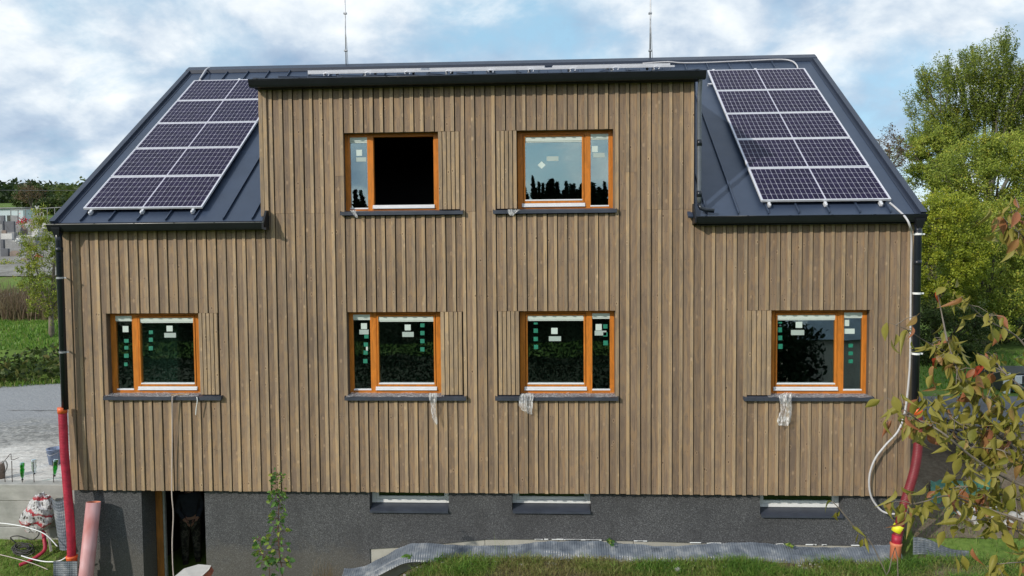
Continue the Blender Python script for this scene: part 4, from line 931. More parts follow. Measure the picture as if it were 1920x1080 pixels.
rebar_rod(23, 864, 'bare steel rod on the retaining wall left of the left green bottle')
rebar_rod(42, 869, 'steel rod inside the left green bottle on the retaining wall'); bottle(42, 867, 899, 'bottle_glass', 'left green plastic bottle upside down on a rod', .03)
rebar_rod(64.5, 862, 'steel rod between the two green bottles, capped with clear plastic'); bottle(64.5, 861, 888, 'bottle_clear', 'clear plastic bottle on the rod between the green ones')
rebar_rod(101, 864, 'steel rod inside the right green bottle beside the red hose'); bottle(102.5, 861, 892, 'bottle_glass', 'right green plastic bottle upside down beside the red hose', .12)
rebar_rod(10, 875, 'bare steel rod on the retaining wall at the left picture edge')
bk_ = thing('bucket', 'blue grey bucket standing on the sandy yard behind the green bottle', 'bucket'); p = at(105, 882, 1.9)
zb = h(p.x, 1.9)
mb = MB(); mb.lathe([(.001, 0), (.12, 0), (.155, .30), (.162, .30), (.162, .315), (.148, .315), (.115, .01), (.001, .01)], (p.x, 1.9, -.08), 20); mb.build('pail', 'bucket_blue', bk_, True)
mb = MB(); mb.tube([(p.x-.155, 1.9, .22), (p.x-.11, 1.78, .16), (p.x, 1.73, .12), (p.x+.11, 1.78, .16), (p.x+.155, 1.9, .22)], .005, 6); mb.build('handle', 'galvanised', bk_, True)
j = thing('watering_can', 'grey watering can with a curved handle at the left picture edge', 'watering can'); p = at(2, 900, .95); 
mb = MB(); mb.lathe([(.001, 0), (.10, 0), (.105, .2), (.09, .29), (.06, .29), (.001, .27)], (p.x-.04, .95, -.10), 16); mb.build('body', 'stone_brown', j, True)
mb = MB(); mb.tube(spline([(p.x+.04, .95, .20), (p.x+.10, .95, .24), (p.x+.13, .95, .14), (p.x+.07, .95, -.0)]), .012, 8); mb.build('handle', 'stone_grey', j, True)
mb = MB(); mb.tube([(p.x-.12, .95, -.02), (p.x-.3, .95, .22)], .015, 8); mb.build('spout', 'stone_grey', j, True)
cable('wire', 'bent steel wire lying on the sandy yard above the retaining wall', 'wire', [A(0, 868, 1.6), A(10, 862, 1.5), A(20, 851, 1.5), A(22, 862, 1.4), A(35, 858, 1.5)], .006, 'rebar')
# bag
bag = MB(); seg = 26; rows = 18; c0 = at(72, 962, .22)
for i in range(rows+1):
    ph = math.pi*i/rows
    for k in range(seg):
        th = 2*math.pi*k/seg; d = Vector((math.sin(ph)*math.cos(th), math.sin(ph)*math.sin(th), math.cos(ph)))
        n = 1+.30*mnoise.noise(d*2.1+Vector((3, 1, 5)))+.16*mnoise.noise(d*6)
        ex = .265*(1-.30*max(0, d.z)**2); bag.v.append((d.x*ex*n+.05*d.z, d.y*.17*n, d.z*.36*n))
bag.f = [(i*seg+k, i*seg+(k+1) % seg, (i+1)*seg+(k+1) % seg, (i+1)*seg+k) for i in range(rows) for k in range(seg)]
o = bag.build('plastic_bag', 'printed_bag', None, False); o.location = c0; o.rotation_euler = (.0, .15, 0); tag(o, 'crumpled clear plastic bag with red print leaning on the concrete wall', 'plastic bag')
def dimple_sheet(name, fn, nu, nv, label, freq_u, freq_v, amp=.006):
    """fn(u,v)->point; raised dimples follow a diagonal pattern"""
    mb = MB(); pts = []
    for j in range(nv+1):
        for i in range(nu+1):
            u, v = i/nu, j/nv; p = Vector(fn(u, v)); p2 = Vector(fn(min(u+.001, 1.001), v)); p3 = Vector(fn(u, min(v+.01, 1.01)))
            n = (p2-p).cross(p3-p); n = n.normalized() if n.length > 0 else Vector((0, -1, 0))
            if n.y > 0: n = -n
            d = max(0, math.sin(u*freq_u+v*freq_v)*math.sin(u*freq_u-v*freq_v))
            mb.v.append(tuple(p+n*amp*d**.5))
    mb.f = [(j*(nu+1)+i, j*(nu+1)+i+1, (j+1)*(nu+1)+i+1, (j+1)*(nu+1)+i) for j in range(nv) for i in range(nu)]
    o = mb.build(name, 'dimple_membrane', None, True); return tag(o, label, 'membrane', 'dimpled membranes round the foundation')
def f1(u, v):
    a = at(96+u*30, 930+8*math.sin(u*3), .2); c = at(112+u*22, 1030, .05); p = a.lerp(c, v); p.y -= .05*math.sin(u*3.14); return p
dimple_sheet('dimple_membrane', f1, 60, 90, 'dark dimpled membrane scrap standing behind the red hose at the left corner', 3.14*9, 3.14*16)
def f2(u, v): return at(100+u*45, 1052+v*30, -.35-.05*u+.02*math.sin(u*9))
dimple_sheet('dimple_membrane', f2, 60, 60, 'dark dimpled membrane scrap on the ground at the foot of the red hose', 3.14*10, 3.14*8)
def f3(u, v):
    x = 4.75+u*(W-.12-4.75)
    base = -1.095-.36*(1-float(sm(x, 4.9, 6.0)))-.09*(1-float(sm(x, 5.6, 8.5)))
    wv = .035*math.sin(x*2.3)+.03*mnoise.noise((x*1.4, 0, 2))+.02*mnoise.noise((x*5, v*3, 2))
    return (x, BY-.03-.26*v-.05*math.sin(v*3.1)+.03*mnoise.noise((x*3, v*4, 7)), base+.215-v*.20+wv*(1-v*.4))
dimple_sheet('dimple_membrane', f3, 1500, 14, 'long rumpled dimpled membrane between the lawn and the basement wall', 3.14*230, 3.14*6, .010)
def f4(u, v):
    p = (W+.02+u*.95, -.15+.25*v+.1*u, -.62-u*.28-v*.30*(1-u*.5)+.03*math.sin(u*7)); return (p[0], p[1]-.25*v, p[2])
dimple_sheet('dimple_membrane', f4, 120, 50, 'flared end of dimpled membrane right of the house corner', 3.14*14, 3.14*7, .008)
# left ground clutter
cb = thing('cable_coil', 'coil of black cable dropped on the grass under the plastic bag', 'cable'); p = at(42, 1030, .12)
mb = MB()
for k in range(9):
    r_ = .10+.025*random.random(); cx0, cz0 = p.x+random.uniform(-.05, .05), p.z+random.uniform(-.04, .05); tl = random.uniform(-.5, .5)
    pts = [(cx0+r_*1.35*math.cos(a), .12+r_*.5*math.sin(a)*.6, cz0+r_*.55*math.sin(a)+tl*.05*math.cos(a)) for a in np.linspace(0, 6.28, 20)]; mb.tube(pts, .010, 6)
mb.build('coil', 'cable_black', cb, True)
mb = MB(); mb.tube(spline([A(30, 1018, .15), A(20, 1008, .15), A(35, 1005, .15), A(60, 1012, .13), A(72, 1004, .12), A(73, 995, .15)]), .010, 6); mb.build('loose_end', 'cable_black', cb, True)
hr, P = corrugated('drain_hose', 'thin red corrugated hose curving over the grass below the plastic bag', [A(79, 985, .25), A(83, 1010, .2), A(84, 1030, .1), A(72, 1042, 0), A(55, 1052, -.1), A(36, 1060, -.2)], .032, 'hose_red', 'drain hoses at the house corners', .03)
cable('conduit', 'thin white conduit crossing in front of the concrete wall', 'conduit', [A(-10, 980, .1), A(20, 983, .05), A(55, 990, .0), A(85, 1002, -.05), A(108, 1025, -.1)], .009, 'white_plastic')
cable('conduit', 'white conduit lying on the grass at the foot of the wall', 'conduit', [A(40, 1042, -.1), A(60, 1048, -.12), A(85, 1053, -.15), A(110, 1052, -.2), A(124, 1045, -.22)], .010, 'white_plastic')
cable('conduit', 'second white conduit lying across the grass near the red hose', 'conduit', [A(0, 1040, -.1), A(25, 1046, -.12), A(60, 1056, -.18), A(90, 1068, -.25)], .007, 'cable_pink')
o = MB(); p = at(93, 1000, .28); o.bar(at(84, 962, .30), at(96, 1034, .12), .035, .02); tag(o.build('wood_stake', 'lumber_pale'), 'short pale wooden stake leaning on the concrete wall behind the bag', 'stake')
# white board in front of the cellar door
p1, p2 = at(330, 1078, -.75), at(372, 1058, -.75)
mb = MB(); mb.add([at(322, 1085, -.95), at(345, 1066, -.75), at(372, 1058, -.65), at(396, 1060, -.6), at(392, 1068, -.85), at(366, 1092, -1.0)], [(0, 1, 2, 3, 4, 5)]); ins = thing('insulation_offcut', 'white slab offcut with a red brown underside standing before the cellar door', 'offcut')
mb.v += [(x+.03, y+.03, z-.10) for x, y, z in mb.v[:6]]; mb.f += [(6, 7, 8, 9, 10, 11)]; mb.build('top_face', 'stone_light', ins)
sd = MB(); vv = mb.v; sd.v = [(x, y, z-.012 if i < 6 else z) for i, (x, y, z) in enumerate(vv)]; sd.f = [(i, (i+1) % 6, 6+(i+1) % 6, 6+i) for i in range(6)]; sd.build('edge', 'clay_red', ins)
# ------------------------------------------------------------------ right side clutter
lumber = [(1762, 783, 1860, 812, 3.9, 'lumber_dark'), (1768, 789, 1872, 826, 3.7, 'lumber_dark'), (1770, 797, 1878, 840, 3.4, 'lumber_dark'), (1778, 806, 1880, 852, 3.2, 'lumber_dark'), (1784, 815, 1884, 862, 3.0, 'lumber_dark'), (1790, 826, 1870, 866, 2.8, 'lumber_dark'), (1800, 800, 1920, 846, 3.6, 'lumber_dark'), (1745, 800, 1850, 850, 3.1, 'lumber_dark'), (1785, 781, 1826, 797, 4.4, 'lumber_pale'), (1830, 786, 1900, 815, 4.2, 'lumber_dark')]
labs = ['dark weathered board at the back of the lumber pile right of the house', 'dark weathered board second from the back of the lumber pile', 'dark board in the middle of the lumber pile', 'dark board in front of the middle of the lumber pile', 'dark board second from the front of the lumber pile', 'short dark board at the very front of the lumber pile', 'longest dark board reaching the right end of the lumber pile', 'dark board at the left end of the lumber pile nearest the house', 'pale short board on top of the dark lumber pile', 'dark board sticking out behind the pale board']
for (a, b_, c, d, y, mt), lb in zip(lumber, labs):
    p = at(a, b_, y); q = at(c, d, y-.5); o = MB(); o.bar(p, q, .14, .035); tag(o.build('timber_board', mt), lb, 'board', 'boards of the lumber pile')
def rocks(name, lab, cat, cx_, cy_, w_, mat, n=14, s=.09):
    root = thing(name, lab, cat)
    mb = MB()
    for k in range(n):
        x = cx_+random.uniform(-w_, w_); y = cy_+random.uniform(-.3, .3); r = s*random.uniform(.5, 1.3); z = h(x, y)+r*.4; o0 = len(mb.v)
        for i in range(5):
            ph = math.pi*i/4
            for q in range(7):
                th = 2*math.pi*q/7; d = Vector((math.sin(ph)*math.cos(th), math.sin(ph)*math.sin(th), math.cos(ph)*.7)); nn = 1+.5*mnoise.noise(d*2+Vector((k*3.3, 0, 0))); mb.v.append((x+d.x*r*nn, y+d.y*r*nn, z+d.z*r*nn))
        mb.f += [(o0+i*7+q, o0+i*7+(q+1) % 7, o0+(i+1)*7+(q+1) % 7, o0+(i+1)*7+q) for i in range(4) for q in range(7)]
    o = mb.build('rubble', mat, root); o['kind'] = 'stuff'
p = at(1860, 1005, 1.0); rocks('rubble_heap', 'pale broken rubble on the ground right of the house, behind the leaves', 'rubble', p.x, 1.0, .6, 'rubble_white', 22)
p = at(1835, 852, 2.6)
rocks('rubble_heap', 'crumpled pale rubble on the soil before the lumber pile', 'rubble', p.x, 2.6, .15, 'rubble_white', 8, .08)
mb = MB(); nx = 24
for j in range(nx+1):
    for i in range(nx+1):
        u, v = i/nx, j/nx; q = at(1745+u*130, 900+v*70, 1.9-v*.9); n = mnoise.noise((u*4, v*4, 1)); mb.v.append((q.x, q.y, q.z+.10*n+.05*mnoise.noise((u*11, v*11, 4))))
mb.f = [(j*(nx+1)+i, j*(nx+1)+i+1, (j+1)*(nx+1)+i+1, (j+1)*(nx+1)+i) for j in range(nx) for i in range(nx)]
tag(mb.build('tarpaulin', 'green_sheet', None, True), 'crumpled dark green tarpaulin on the ground right of the house', 'tarpaulin')
# small trailer / hutch in the far right
tr = thing('trailer', 'dark box trailer with white panels parked beyond the lumber pile at the right edge', 'trailer')
q0 = at(1883, 748, 8.9); q1 = at(1960, 700, 8.9)
mb = MB(); mb.box(q0.x, q1.x+1, 8.9, 10.3, q0.z+.2, q1.z, .02); mb.build('box', 'dark_steel', tr)
onebox('corner_post', 'white_plastic', tr, q0.x-.05, q0.x+.12, 8.84, 8.89, q0.z+.1, q1.z+.02)
for px in (1912, 1925):
    q = at(px, 712, 8.89); onebox('window', 'white_plastic', tr, q.x-.14, q.x+.12, 8.875, 8.895, q.z-.12, q.z+.12, .02)
for k in range(5):
    q = at(1906+k*8, 729, 8.89); onebox('tail_panel', 'teal_plastic', tr, q.x-.09, q.x+.09, 8.87, 8.895, q.z-.08, q.z+.08, .01)
for xx in (q0.x+.3, q0.x+1.4):
    mb = MB(); mb.lathe([(.001, -.08), (.24, -.08), (.24, .08), (.001, .08)], (xx, 9.1, h(xx, 9)+.24), 16, Matrix.Rotation(math.pi/2, 3, 'X')); mb.build('wheel', 'cable_black', tr)
# ------------------------------------------------------------------ person in the doorway
pp = thing('person', 'person in a dark jacket and camouflage trousers standing inside the dark cellar doorway', 'person', None, (1.30, 1.55, -2.0))
def skinned(name, joints, edges, mat, parent, root=0, sub=2):
    me = bpy.data.meshes.new(name); me.from_pydata([j[0] for j in joints], edges, []); me.materials.append(MAT[mat]); o = link(name, me, parent)
    md = o.modifiers.new('skin', 'SKIN'); md.use_smooth_shade = True
    for i, (c_, r) in enumerate(joints):
        sv = me.skin_vertices[0].data[i]; sv.radius = r if isinstance(r, tuple) else (r, r); sv.use_root = (i == root)
    o.modifiers.new('sub', 'SUBSURF').levels = sub; o.modifiers['sub'].render_levels = sub
    return o
J = [((0, 0, .95), (.13, .10)), ((0, 0, 1.12), (.125, .095)), ((.0, -.01, 1.32), (.155, .11)), ((0, 0, 1.46), (.07, .06)), ((.01, -.01, 1.54), (.052, .055)), ((.02, -.02, 1.62), (.072, .085)), ((.025, -.02, 1.71), (.078, .095)), ((.025, -.015, 1.78), (.05, .06)),
     ((-.17, .0, 1.41), (.06, .06)), ((-.22, .02, 1.16), (.046, .046)), ((-.10, -.12, .98), (.036, .036)), ((-.05, -.15, .93), (.032, .02)),
     ((.17, .0, 1.41), (.06, .06)), ((.22, .03, 1.16), (.046, .046)), ((.13, -.10, .97), (.036, .036)), ((.09, -.14, .92), (.032, .02)),
     ((-.09, 0, .88), (.088, .09)), ((-.10, -.02, .50), (.06, .065)), ((-.10, .01, .10), (.042, .045)), ((-.10, -.12, .04), (.04, .03)),
     ((.09, 0, .88), (.088, .09)), ((.11, -.03, .50), (.06, .065)), ((.12, .0, .10), (.042, .045)), ((.13, -.13, .04), (.04, .03))]
E_ = [(0, 1), (1, 2), (2, 3), (3, 4), (4, 5), (5, 6), (6, 7), (2, 8), (8, 9), (9, 10), (10, 11), (2, 12), (12, 13), (13, 14), (14, 15), (0, 16), (16, 17), (17, 18), (18, 19), (0, 20), (20, 21), (21, 22), (22, 23)]
skinned('body', J, E_, 'skin', pp)
for s in (-1, 1):
    for k in range(4):
        bx = s*.07+s*.012*k*-1; z = .93-.012*k
        mb = MB(); mb.tube([(bx, -.15, z), (bx-s*.02, -.175, z-.02), (bx-s*.015, -.165, z-.055)], [.0095, .009, .007], 6); mb.build('finger', 'skin', pp, True)
    mb = MB(); mb.tube([(s*.06, -.14, .95), (s*.04, -.17, .955), (s*.03, -.175, .93)], [.011, .010, .008], 6); mb.build('thumb', 'skin', pp, True)
g_ = 1.16
JJ = [(c_, (r[0]*g_+.008, r[1]*g_+.01)) for c_, r in J]
sub = lambda ids: ([JJ[i] for i in ids], )
def subset(ids, name, mat):
    mp = {i: k for k, i in enumerate(ids)}; ed = [(mp[a], mp[b_]) for a, b_ in E_ if a in mp and b_ in mp]; skinned(name, [JJ[i] for i in ids], ed, mat, pp)
subset([0, 1, 2, 3, 8, 9, 10, 12, 13, 14], 'jacket', 'jacket_cloth'); subset([0, 16, 17, 18, 20, 21, 22], 'trousers', 'camouflage_cloth')
for s, (x, y) in ((-1, (-.10, -.05)), (1, (.125, -.06))):
    mb = MB(); mb.prism([(y-.16, 0), (y+.09, 0), (y+.09, .12), (y+.0, .14), (y-.10, .075), (y-.16, .06)], 'x', x-.05, x+.05); o = fix_normals(mb.build('boot', 'boot_leather', pp)); o.modifiers.new('b', 'BEVEL').width = .015
mb = MB(); seg = 16
for i in range(9):
    ph = math.pi*.55*i/8
    for k in range(seg):
        th = 2*math.pi*k/seg; mb.v.append((.025+.098*math.sin(ph)*math.cos(th), .0+.112*math.sin(ph)*math.sin(th)+.008, 1.705+.115*math.cos(ph)+(.03 if math.sin(th) < -.3 else -.0)*math.sin(ph)))
mb.f = [(i*seg+k, i*seg+(k+1) % seg, (i+1)*seg+(k+1) % seg, (i+1)*seg+k) for i in range(8) for k in range(seg)]; mb.build('hair', 'hair_dark', pp, True)
mb = MB(); mb.tube([(.025, -.105, 1.69), (.025, -.128, 1.655), (.025, -.108, 1.645)], [.008, .014, .010], 6); mb.build('nose', 'skin', pp, True)
for s in (-1, 1):
    mb = MB(); mb.lathe([(.001, -.006), (.011, 0), (.001, .006)], (.025+s*.032, -.112, 1.69), 8, Matrix.Rotation(math.pi/2, 3, 'X')); mb.build('eye', 'cable_black', pp, True)
    mb = MB(); mb.lathe([(.001, -.008), (.026, -.004), (.03, .004), (.001, .008)], (.025+s*.088, -.01, 1.67), 10, Matrix.Rotation(math.pi/2, 3, 'Y')); mb.build('ear', 'skin', pp, True)
mb = MB(); mb.box(.0, .05, -.112, -.10, 1.605, 1.613, .003); mb.build('mouth', 'clay_red', pp)
pp.rotation_euler = (0, 0, .5)
#PART2
# ------------------------------------------------------------------ VEGETATION
def leaf_cloud(name, P, size, mat, tone, parent=None, aspect=.55, up=.35, kind=None):
    """many leaf faces (bent rhombs) at points P"""
    P = np.asarray(P, float); N = len(P); size = np.broadcast_to(size, (N,))
    a = rng.normal(size=(N, 3)); a[:, 2] -= .3; a /= np.linalg.norm(a, axis=1)[:, None]
    n = rng.normal(size=(N, 3)); n[:, 2] += up*3; b_ = np.cross(a, n); b_ /= np.linalg.norm(b_, axis=1)[:, None]+1e-9
    n = np.cross(b_, a)
    L_ = size[:, None]*.5; Wd = L_*aspect
    v = np.stack([P-a*L_, P-b_*Wd+n*L_*.15, P+a*L_, P+b_*Wd+n*L_*.15], 1).reshape(-1, 3)
    me = bpy.data.meshes.new(name); me.vertices.add(4*N); me.vertices.foreach_set('co', v.ravel())
    me.loops.add(4*N); me.loops.foreach_set('vertex_index', np.arange(4*N, dtype=np.int32))
    me.polygons.add(N); me.polygons.foreach_set('loop_start', np.arange(0, 4*N, 4, dtype=np.int32)); me.polygons.foreach_set('loop_total', np.full(N, 4, np.int32))
    me.materials.append(MAT[mat]); at_ = me.attributes.new('tone', 'FLOAT', 'FACE'); at_.data.foreach_set('value', np.asarray(tone, np.float32))
    me.update(calc_edges=True); me.validate()
    o = link(name, me, parent)
    if kind: o['kind'] = kind
    return o
def limb(mb, p, q, r0, r1, bend=.12, n=5, seg=6):
    p = Vector(p); q = Vector(q); L_ = (q-p).length; pts = []; rr = []
    off = Vector((random.uniform(-1, 1), random.uniform(-1, 1), random.uniform(0, 1)))*L_*bend
    for i in range(n+1):
        t_ = i/n; pts.append(p.lerp(q, t_)+off*math.sin(t_*math.pi)*.6+Vector((0, 0, L_*.12*math.sin(t_*math.pi)))); rr.append(r0+(r1-r0)*t_)
    mb.tube(pts, rr, seg, False); return pts
def tree(name, label, base, crown_c, crown_r, nclump, per, lsize, lmat, bark, tr=.2, cat='tree', group=None, fork=.35, clump_r=.8, upward=False, spread=(1, 1, .8), twigs=True, seed=0, shape=None, radial=False):
    random.seed(seed); global rng; rng = np.random.default_rng(seed+100)
    base = Vector(base); root = thing(name, label, cat, group, base)
    cc = Vector(crown_c)-base; cr = Vector(crown_r)
    mb = MB(); fk = Vector((cc.x*.5, cc.y*.5, max(.3, (cc.z-cr.z)*1.0)+cr.z*fork*.3))
    mb.tube([(0, 0, -.3), (fk.x*.2, fk.y*.2, fk.z*.5), tuple(fk)], [tr*1.25, tr, tr*.8], 10)
    P = []; T = []; nodes = []
    for k in range(nclump):
        while True:
            d = Vector((random.gauss(0, 1), random.gauss(0, 1), random.gauss(0, 1))); d.normalize()
            rad = random.uniform(.35, 1)**.5
            if upward and d.z < -.35: continue
            break
        if shape: d, rad = shape(k)
        c = cc+Vector((d.x*cr.x*rad, d.y*cr.y*rad, d.z*cr.z*rad))
        r1 = tr*.10
        if k < 7 or not nodes: start, rs = fk, tr*.5
        else:
            start, rs = min(nodes, key=lambda q_: (q_[0]-c).length+(0 if (q_[0]-fk).dot(c-q_[0]) > 0 else 1.5*clump_r))
        rs = min(rs*.8, .018*(c-start).length+.012+tr*.02)
        pts = limb(mb, start, c, rs, max(.008, rs*.35), .08); r1 = max(.012, rs*.5)
        nodes += [(p_, rs*(1-.6*i_/5)) for i_, p_ in enumerate(pts) if i_ > 1]
        m_ = per*random.uniform(.5, 1.3); m_ = int(m_)
        cs = clump_r*random.uniform(.6, 1.25)
        g_ = rng.normal(size=(m_, 3)); g_ /= np.linalg.norm(g_, axis=1)[:, None]; g_ *= (rng.random((m_, 1))**.45)*cs*np.array(spread)
        # twiggy sub clusters
        kk = max(3, m_//28); sc_ = g_[:kk]; j_ = rng.integers(0, kk, m_)
        g_ = sc_[j_]+rng.normal(size=(m_, 3))*cs*.17
        if radial:
            rd_ = np.array((c-fk).normalized()); g_ = g_*.62+rd_*(np.clip(rng.normal(size=(m_, 1)), -1.5, 1.3)*cs*.75)
        pa = np.array([tuple(Vector(pts[-2]).lerp(Vector(pts[-1]), t_)) for t_ in (.0, .5, 1)])
        g_ = g_+np.array(c)
        if twigs:
            for q in range(min(5, kk)): mb.tube([tuple(c.lerp(pts[-2], .3)), tuple(np.array(c)+sc_[q]*1.05)], [r1*.5, r1*.18], 4, False)
        P.append(g_); T.append(np.clip(rng.normal(.45+random.uniform(-.16, .16), .18, m_), 0, 1))
    mb.build('trunk', bark, root, True)
    P = np.concatenate(P); T = np.concatenate(T)
    leaf_cloud('crown', P, lsize*rng.uniform(.6, 1.35, len(P)), lmat, T, root)
    return root
def px_tree(name, label, px, py, y, rxpx, rypx, basepy=None, **k):
    c = at(px, py, y); s_ = (y+12.46)/1396.6; base = (c.x, y, h(c.x, y)); cr = (rxpx*s_, rxpx*s_*.8, rypx*s_)
    return tree(name, label, base, tuple(c), cr, **k)
NEAR = dict(upward=False)
# tall ash: fan of upright limbs, light foliage with gaps
def ash_shape(seed):
    r = random.Random(seed)
    def f(k):
        a = r.uniform(-1.75, 1.75); z = math.cos(a); x = math.sin(a); rad = r.uniform(.06, 1.0)**.55*(1+.10*math.sin(a*7+1))
        return Vector((x, r.uniform(-.6, .6), z)), rad
    return f
px_tree('ash_tree', 'tall olive green tree with upright bare limbs showing through, top right', 1852, 265, 34, 138, 165, nclump=480, per=230, lsize=.105, lmat='leaf_ash', bark='bark_ash', tr=.34, clump_r=.55, seed=3, shape=ash_shape(5), radial=True)
px_tree('ash_tree', 'olive tree cut by the right picture edge beside the tall one', 1975, 262, 36, 88, 105, nclump=150, per=230, lsize=.105, lmat='leaf_ash', bark='bark_ash', tr=.25, clump_r=.6, seed=4, shape=ash_shape(8), radial=True)
px_tree('bushy_tree', 'dense dark green tree left of the tall tree, next to the roof edge', 1752, 300, 32, 52, 66, nclump=60, per=380, lsize=.12, lmat='leaf_bush', bark='bark', tr=.25, clump_r=.62, seed=5)
px_tree('bushy_tree', 'broad bright green tree below the tall tree', 1862, 340, 27, 100, 82, nclump=120, per=480, lsize=.105, lmat='leaf_bush', bark='bark', tr=.3, clump_r=.72, seed=6)
px_tree('bushy_tree', 'dark green thicket tree beneath the broad bright tree at the right edge', 1882, 470, 24, 95, 85, nclump=110, per=450, lsize=.10, lmat='leaf_bush', bark='bark', tr=.25, clump_r=.62, seed=7)
px_tree('bushy_tree', 'bright yellow green bush filling the gap right of the large shrub', 1850, 520, 17, 80, 110, nclump=110, per=420, lsize=.085, lmat='leaf_bush', bark='bark', tr=.15, clump_r=.5, seed=21)
px_tree('yellow_shrub', 'large yellow green shrub right behind the right corner of the house', 1755, 470, 15, 88, 108, nclump=120, per=460, lsize=.08, lmat='leaf_shrub', bark='bark', tr=.12, cat='shrub', clump_r=.42, seed=8)
px_tree('dark_shrub', 'dark mixed shrub under the yellow green one beside the downpipe', 1770, 628, 14, 92, 60, nclump=70, per=380, lsize=.08, lmat='leaf_dark', bark='bark', tr=.1, cat='shrub', clump_r=.42, seed=9)
px_tree('dark_shrub', 'dark shrub deeper under the trees at the right edge', 1888, 600, 19, 90, 70, nclump=80, per=400, lsize=.09, lmat='leaf_dark', bark='bark', tr=.12, cat='shrub', clump_r=.6, seed=10)
px_tree('bare_tree', 'thin nearly leafless tree showing just beyond the right roof edge', 1663, 300, 30, 38, 62, nclump=90, per=26, lsize=.10, lmat='leaf_bare', bark='bark', tr=.14, clump_r=.5, seed=12, upward=True)
px_tree('dark_shrub', 'low dark shrub behind the box trailer', 1930, 660, 22, 60, 50, nclump=40, per=200, lsize=.13, lmat='leaf_dark', bark='bark', tr=.1, cat='shrub', clump_r=.6, seed=13)
# left side
px_tree('apple_tree', 'sparse small leaved tree in front of the graves left of the house', 92, 495, 15, 56, 108, nclump=170, per=115, lsize=.065, lmat='leaf_bush', bark='bark_pale', tr=.10, clump_r=.30, seed=14, spread=(1, 1, 1))
px_tree('poplar', 'dark feathery tree on the skyline left of the roof', 62, 378, 120, 26, 26, nclump=50, per=110, lsize=.55, lmat='leaf_dark', bark='bark', tr=.3, clump_r=1.6, seed=15, upward=True)
px_tree('poplar', 'dark round tree on the skyline touching the roof slope', 102, 392, 110, 24, 16, nclump=40, per=160, lsize=.5, lmat='leaf_dark', bark='bark', tr=.3, clump_r=1.5, seed=16)
px_tree('bare_tree', 'thin bare topped tree above the skyline trees on the left', 58, 368, 100, 22, 22, nclump=60, per=14, lsize=.28, lmat='leaf_bare', bark='bark', tr=.2, clump_r=1.1, seed=17, upward=True)
px_tree('autumn_bush', 'rusty autumn bush behind the white building', 60, 405, 85, 14, 9, nclump=20, per=160, lsize=.4, lmat='leaf_bare', bark='bark', tr=.1, cat='bush', clump_r=.8, seed=18)
# far wood on the hill: reads as one mass
rng = np.random.default_rng(5)
N = 26000; X_ = rng.uniform(-230, -50, N); Y_ = rng.uniform(215, 330, N); hg = 5+2.0*np.sin(X_*.13)+1.5*np.sin(X_*.37+1)+.8*np.sin(X_*.9)
Zg = H(X_, Y_); P = np.stack([X_, Y_, Zg+hg*rng.random(N)**.5], 1)
def shift(P): return P
leaf_cloud('far_wood', P, rng.uniform(1.2, 2.8, N), 'leaf_dark', np.clip(.35+.35*np.sin(X_*.11+Y_*.05)+rng.normal(0, .15, N), 0, 1), kind='stuff')
N = 34000; X_ = rng.uniform(14, 90, N); Y_ = rng.uniform(38, 60, N); hg = 4.5+1.3*np.sin(X_*.5)+.8*np.sin(X_*1.3)
leaf_cloud('wood_edge', np.stack([X_, Y_, H(X_, Y_)+hg*rng.random(N)**.6], 1), rng.uniform(.25, .5, N), 'leaf_dark', np.clip(.4+.3*np.sin(X_*.7)+rng.normal(0, .15, N), 0, 1), kind='stuff')
# hedge bank, reeds and grass on the left
def blades(name, X_, Y_, zf, hgt, wid, mat, tone, lean=.35, kind='stuff'):
    N = len(X_); Z_ = zf(X_, Y_); a = rng.uniform(0, 2*math.pi, N); hgt = np.broadcast_to(hgt, (N,)); wid = np.broadcast_to(wid, (N,))
    dx, dy = np.cos(a)*wid, np.sin(a)*wid; ln = rng.normal(0, lean, (N, 2))*hgt[:, None]
    b0 = np.stack([X_-dx, Y_-dy, Z_-.02], 1); b1 = np.stack([X_+dx, Y_+dy, Z_-.02], 1)
    m0 = np.stack([X_-dx*.8+ln[:, 0]*.35, Y_-dy*.8+ln[:, 1]*.35, Z_+hgt*.6], 1); m1 = np.stack([X_+dx*.8+ln[:, 0]*.35, Y_+dy*.8+ln[:, 1]*.35, Z_+hgt*.6], 1)
    tp = np.stack([X_+ln[:, 0], Y_+ln[:, 1], Z_+hgt*(1-.25*np.abs(ln).sum(1)/hgt)], 1)
    v = np.stack([b0, b1, m0, m1, tp], 1).reshape(-1, 3); i = np.arange(N)*5
    lo = np.stack([i, i+1, i+3, i+2, i+2, i+3, i+4], 1).ravel().astype(np.int32)
    me = bpy.data.meshes.new(name); me.vertices.add(5*N); me.vertices.foreach_set('co', v.ravel()); me.loops.add(7*N); me.loops.foreach_set('vertex_index', lo)
    me.polygons.add(2*N); st = np.stack([np.arange(N)*7, np.arange(N)*7+4], 1).ravel().astype(np.int32); tt = np.tile([4, 3], N).astype(np.int32)
    me.polygons.foreach_set('loop_start', st); me.polygons.foreach_set('loop_total', tt)
    me.materials.append(MAT[mat]); at_ = me.attributes.new('tone', 'FLOAT', 'FACE'); at_.data.foreach_set('value', np.repeat(np.asarray(tone, np.float32), 2)); me.update(calc_edges=True); me.validate()
    return tag(link(name, me), kind=kind)
N = 9000; X_ = rng.uniform(-22, -.5, N); Y_ = 11.3+.42*(X_+6)*.0+rng.uniform(-.2, 2.0, N)+.12*X_*0
Yb = 10.6+.42*(X_+6)+rng.uniform(-.1, 2.4, N)
leaf_cloud('hedge', np.stack([X_, Yb, H(X_, Yb)+rng.random(N)**.7*.55], 1), rng.uniform(.12, .26, N), 'leaf_dark', np.clip(rng.normal(.5, .25, N), 0, 1), kind='stuff')
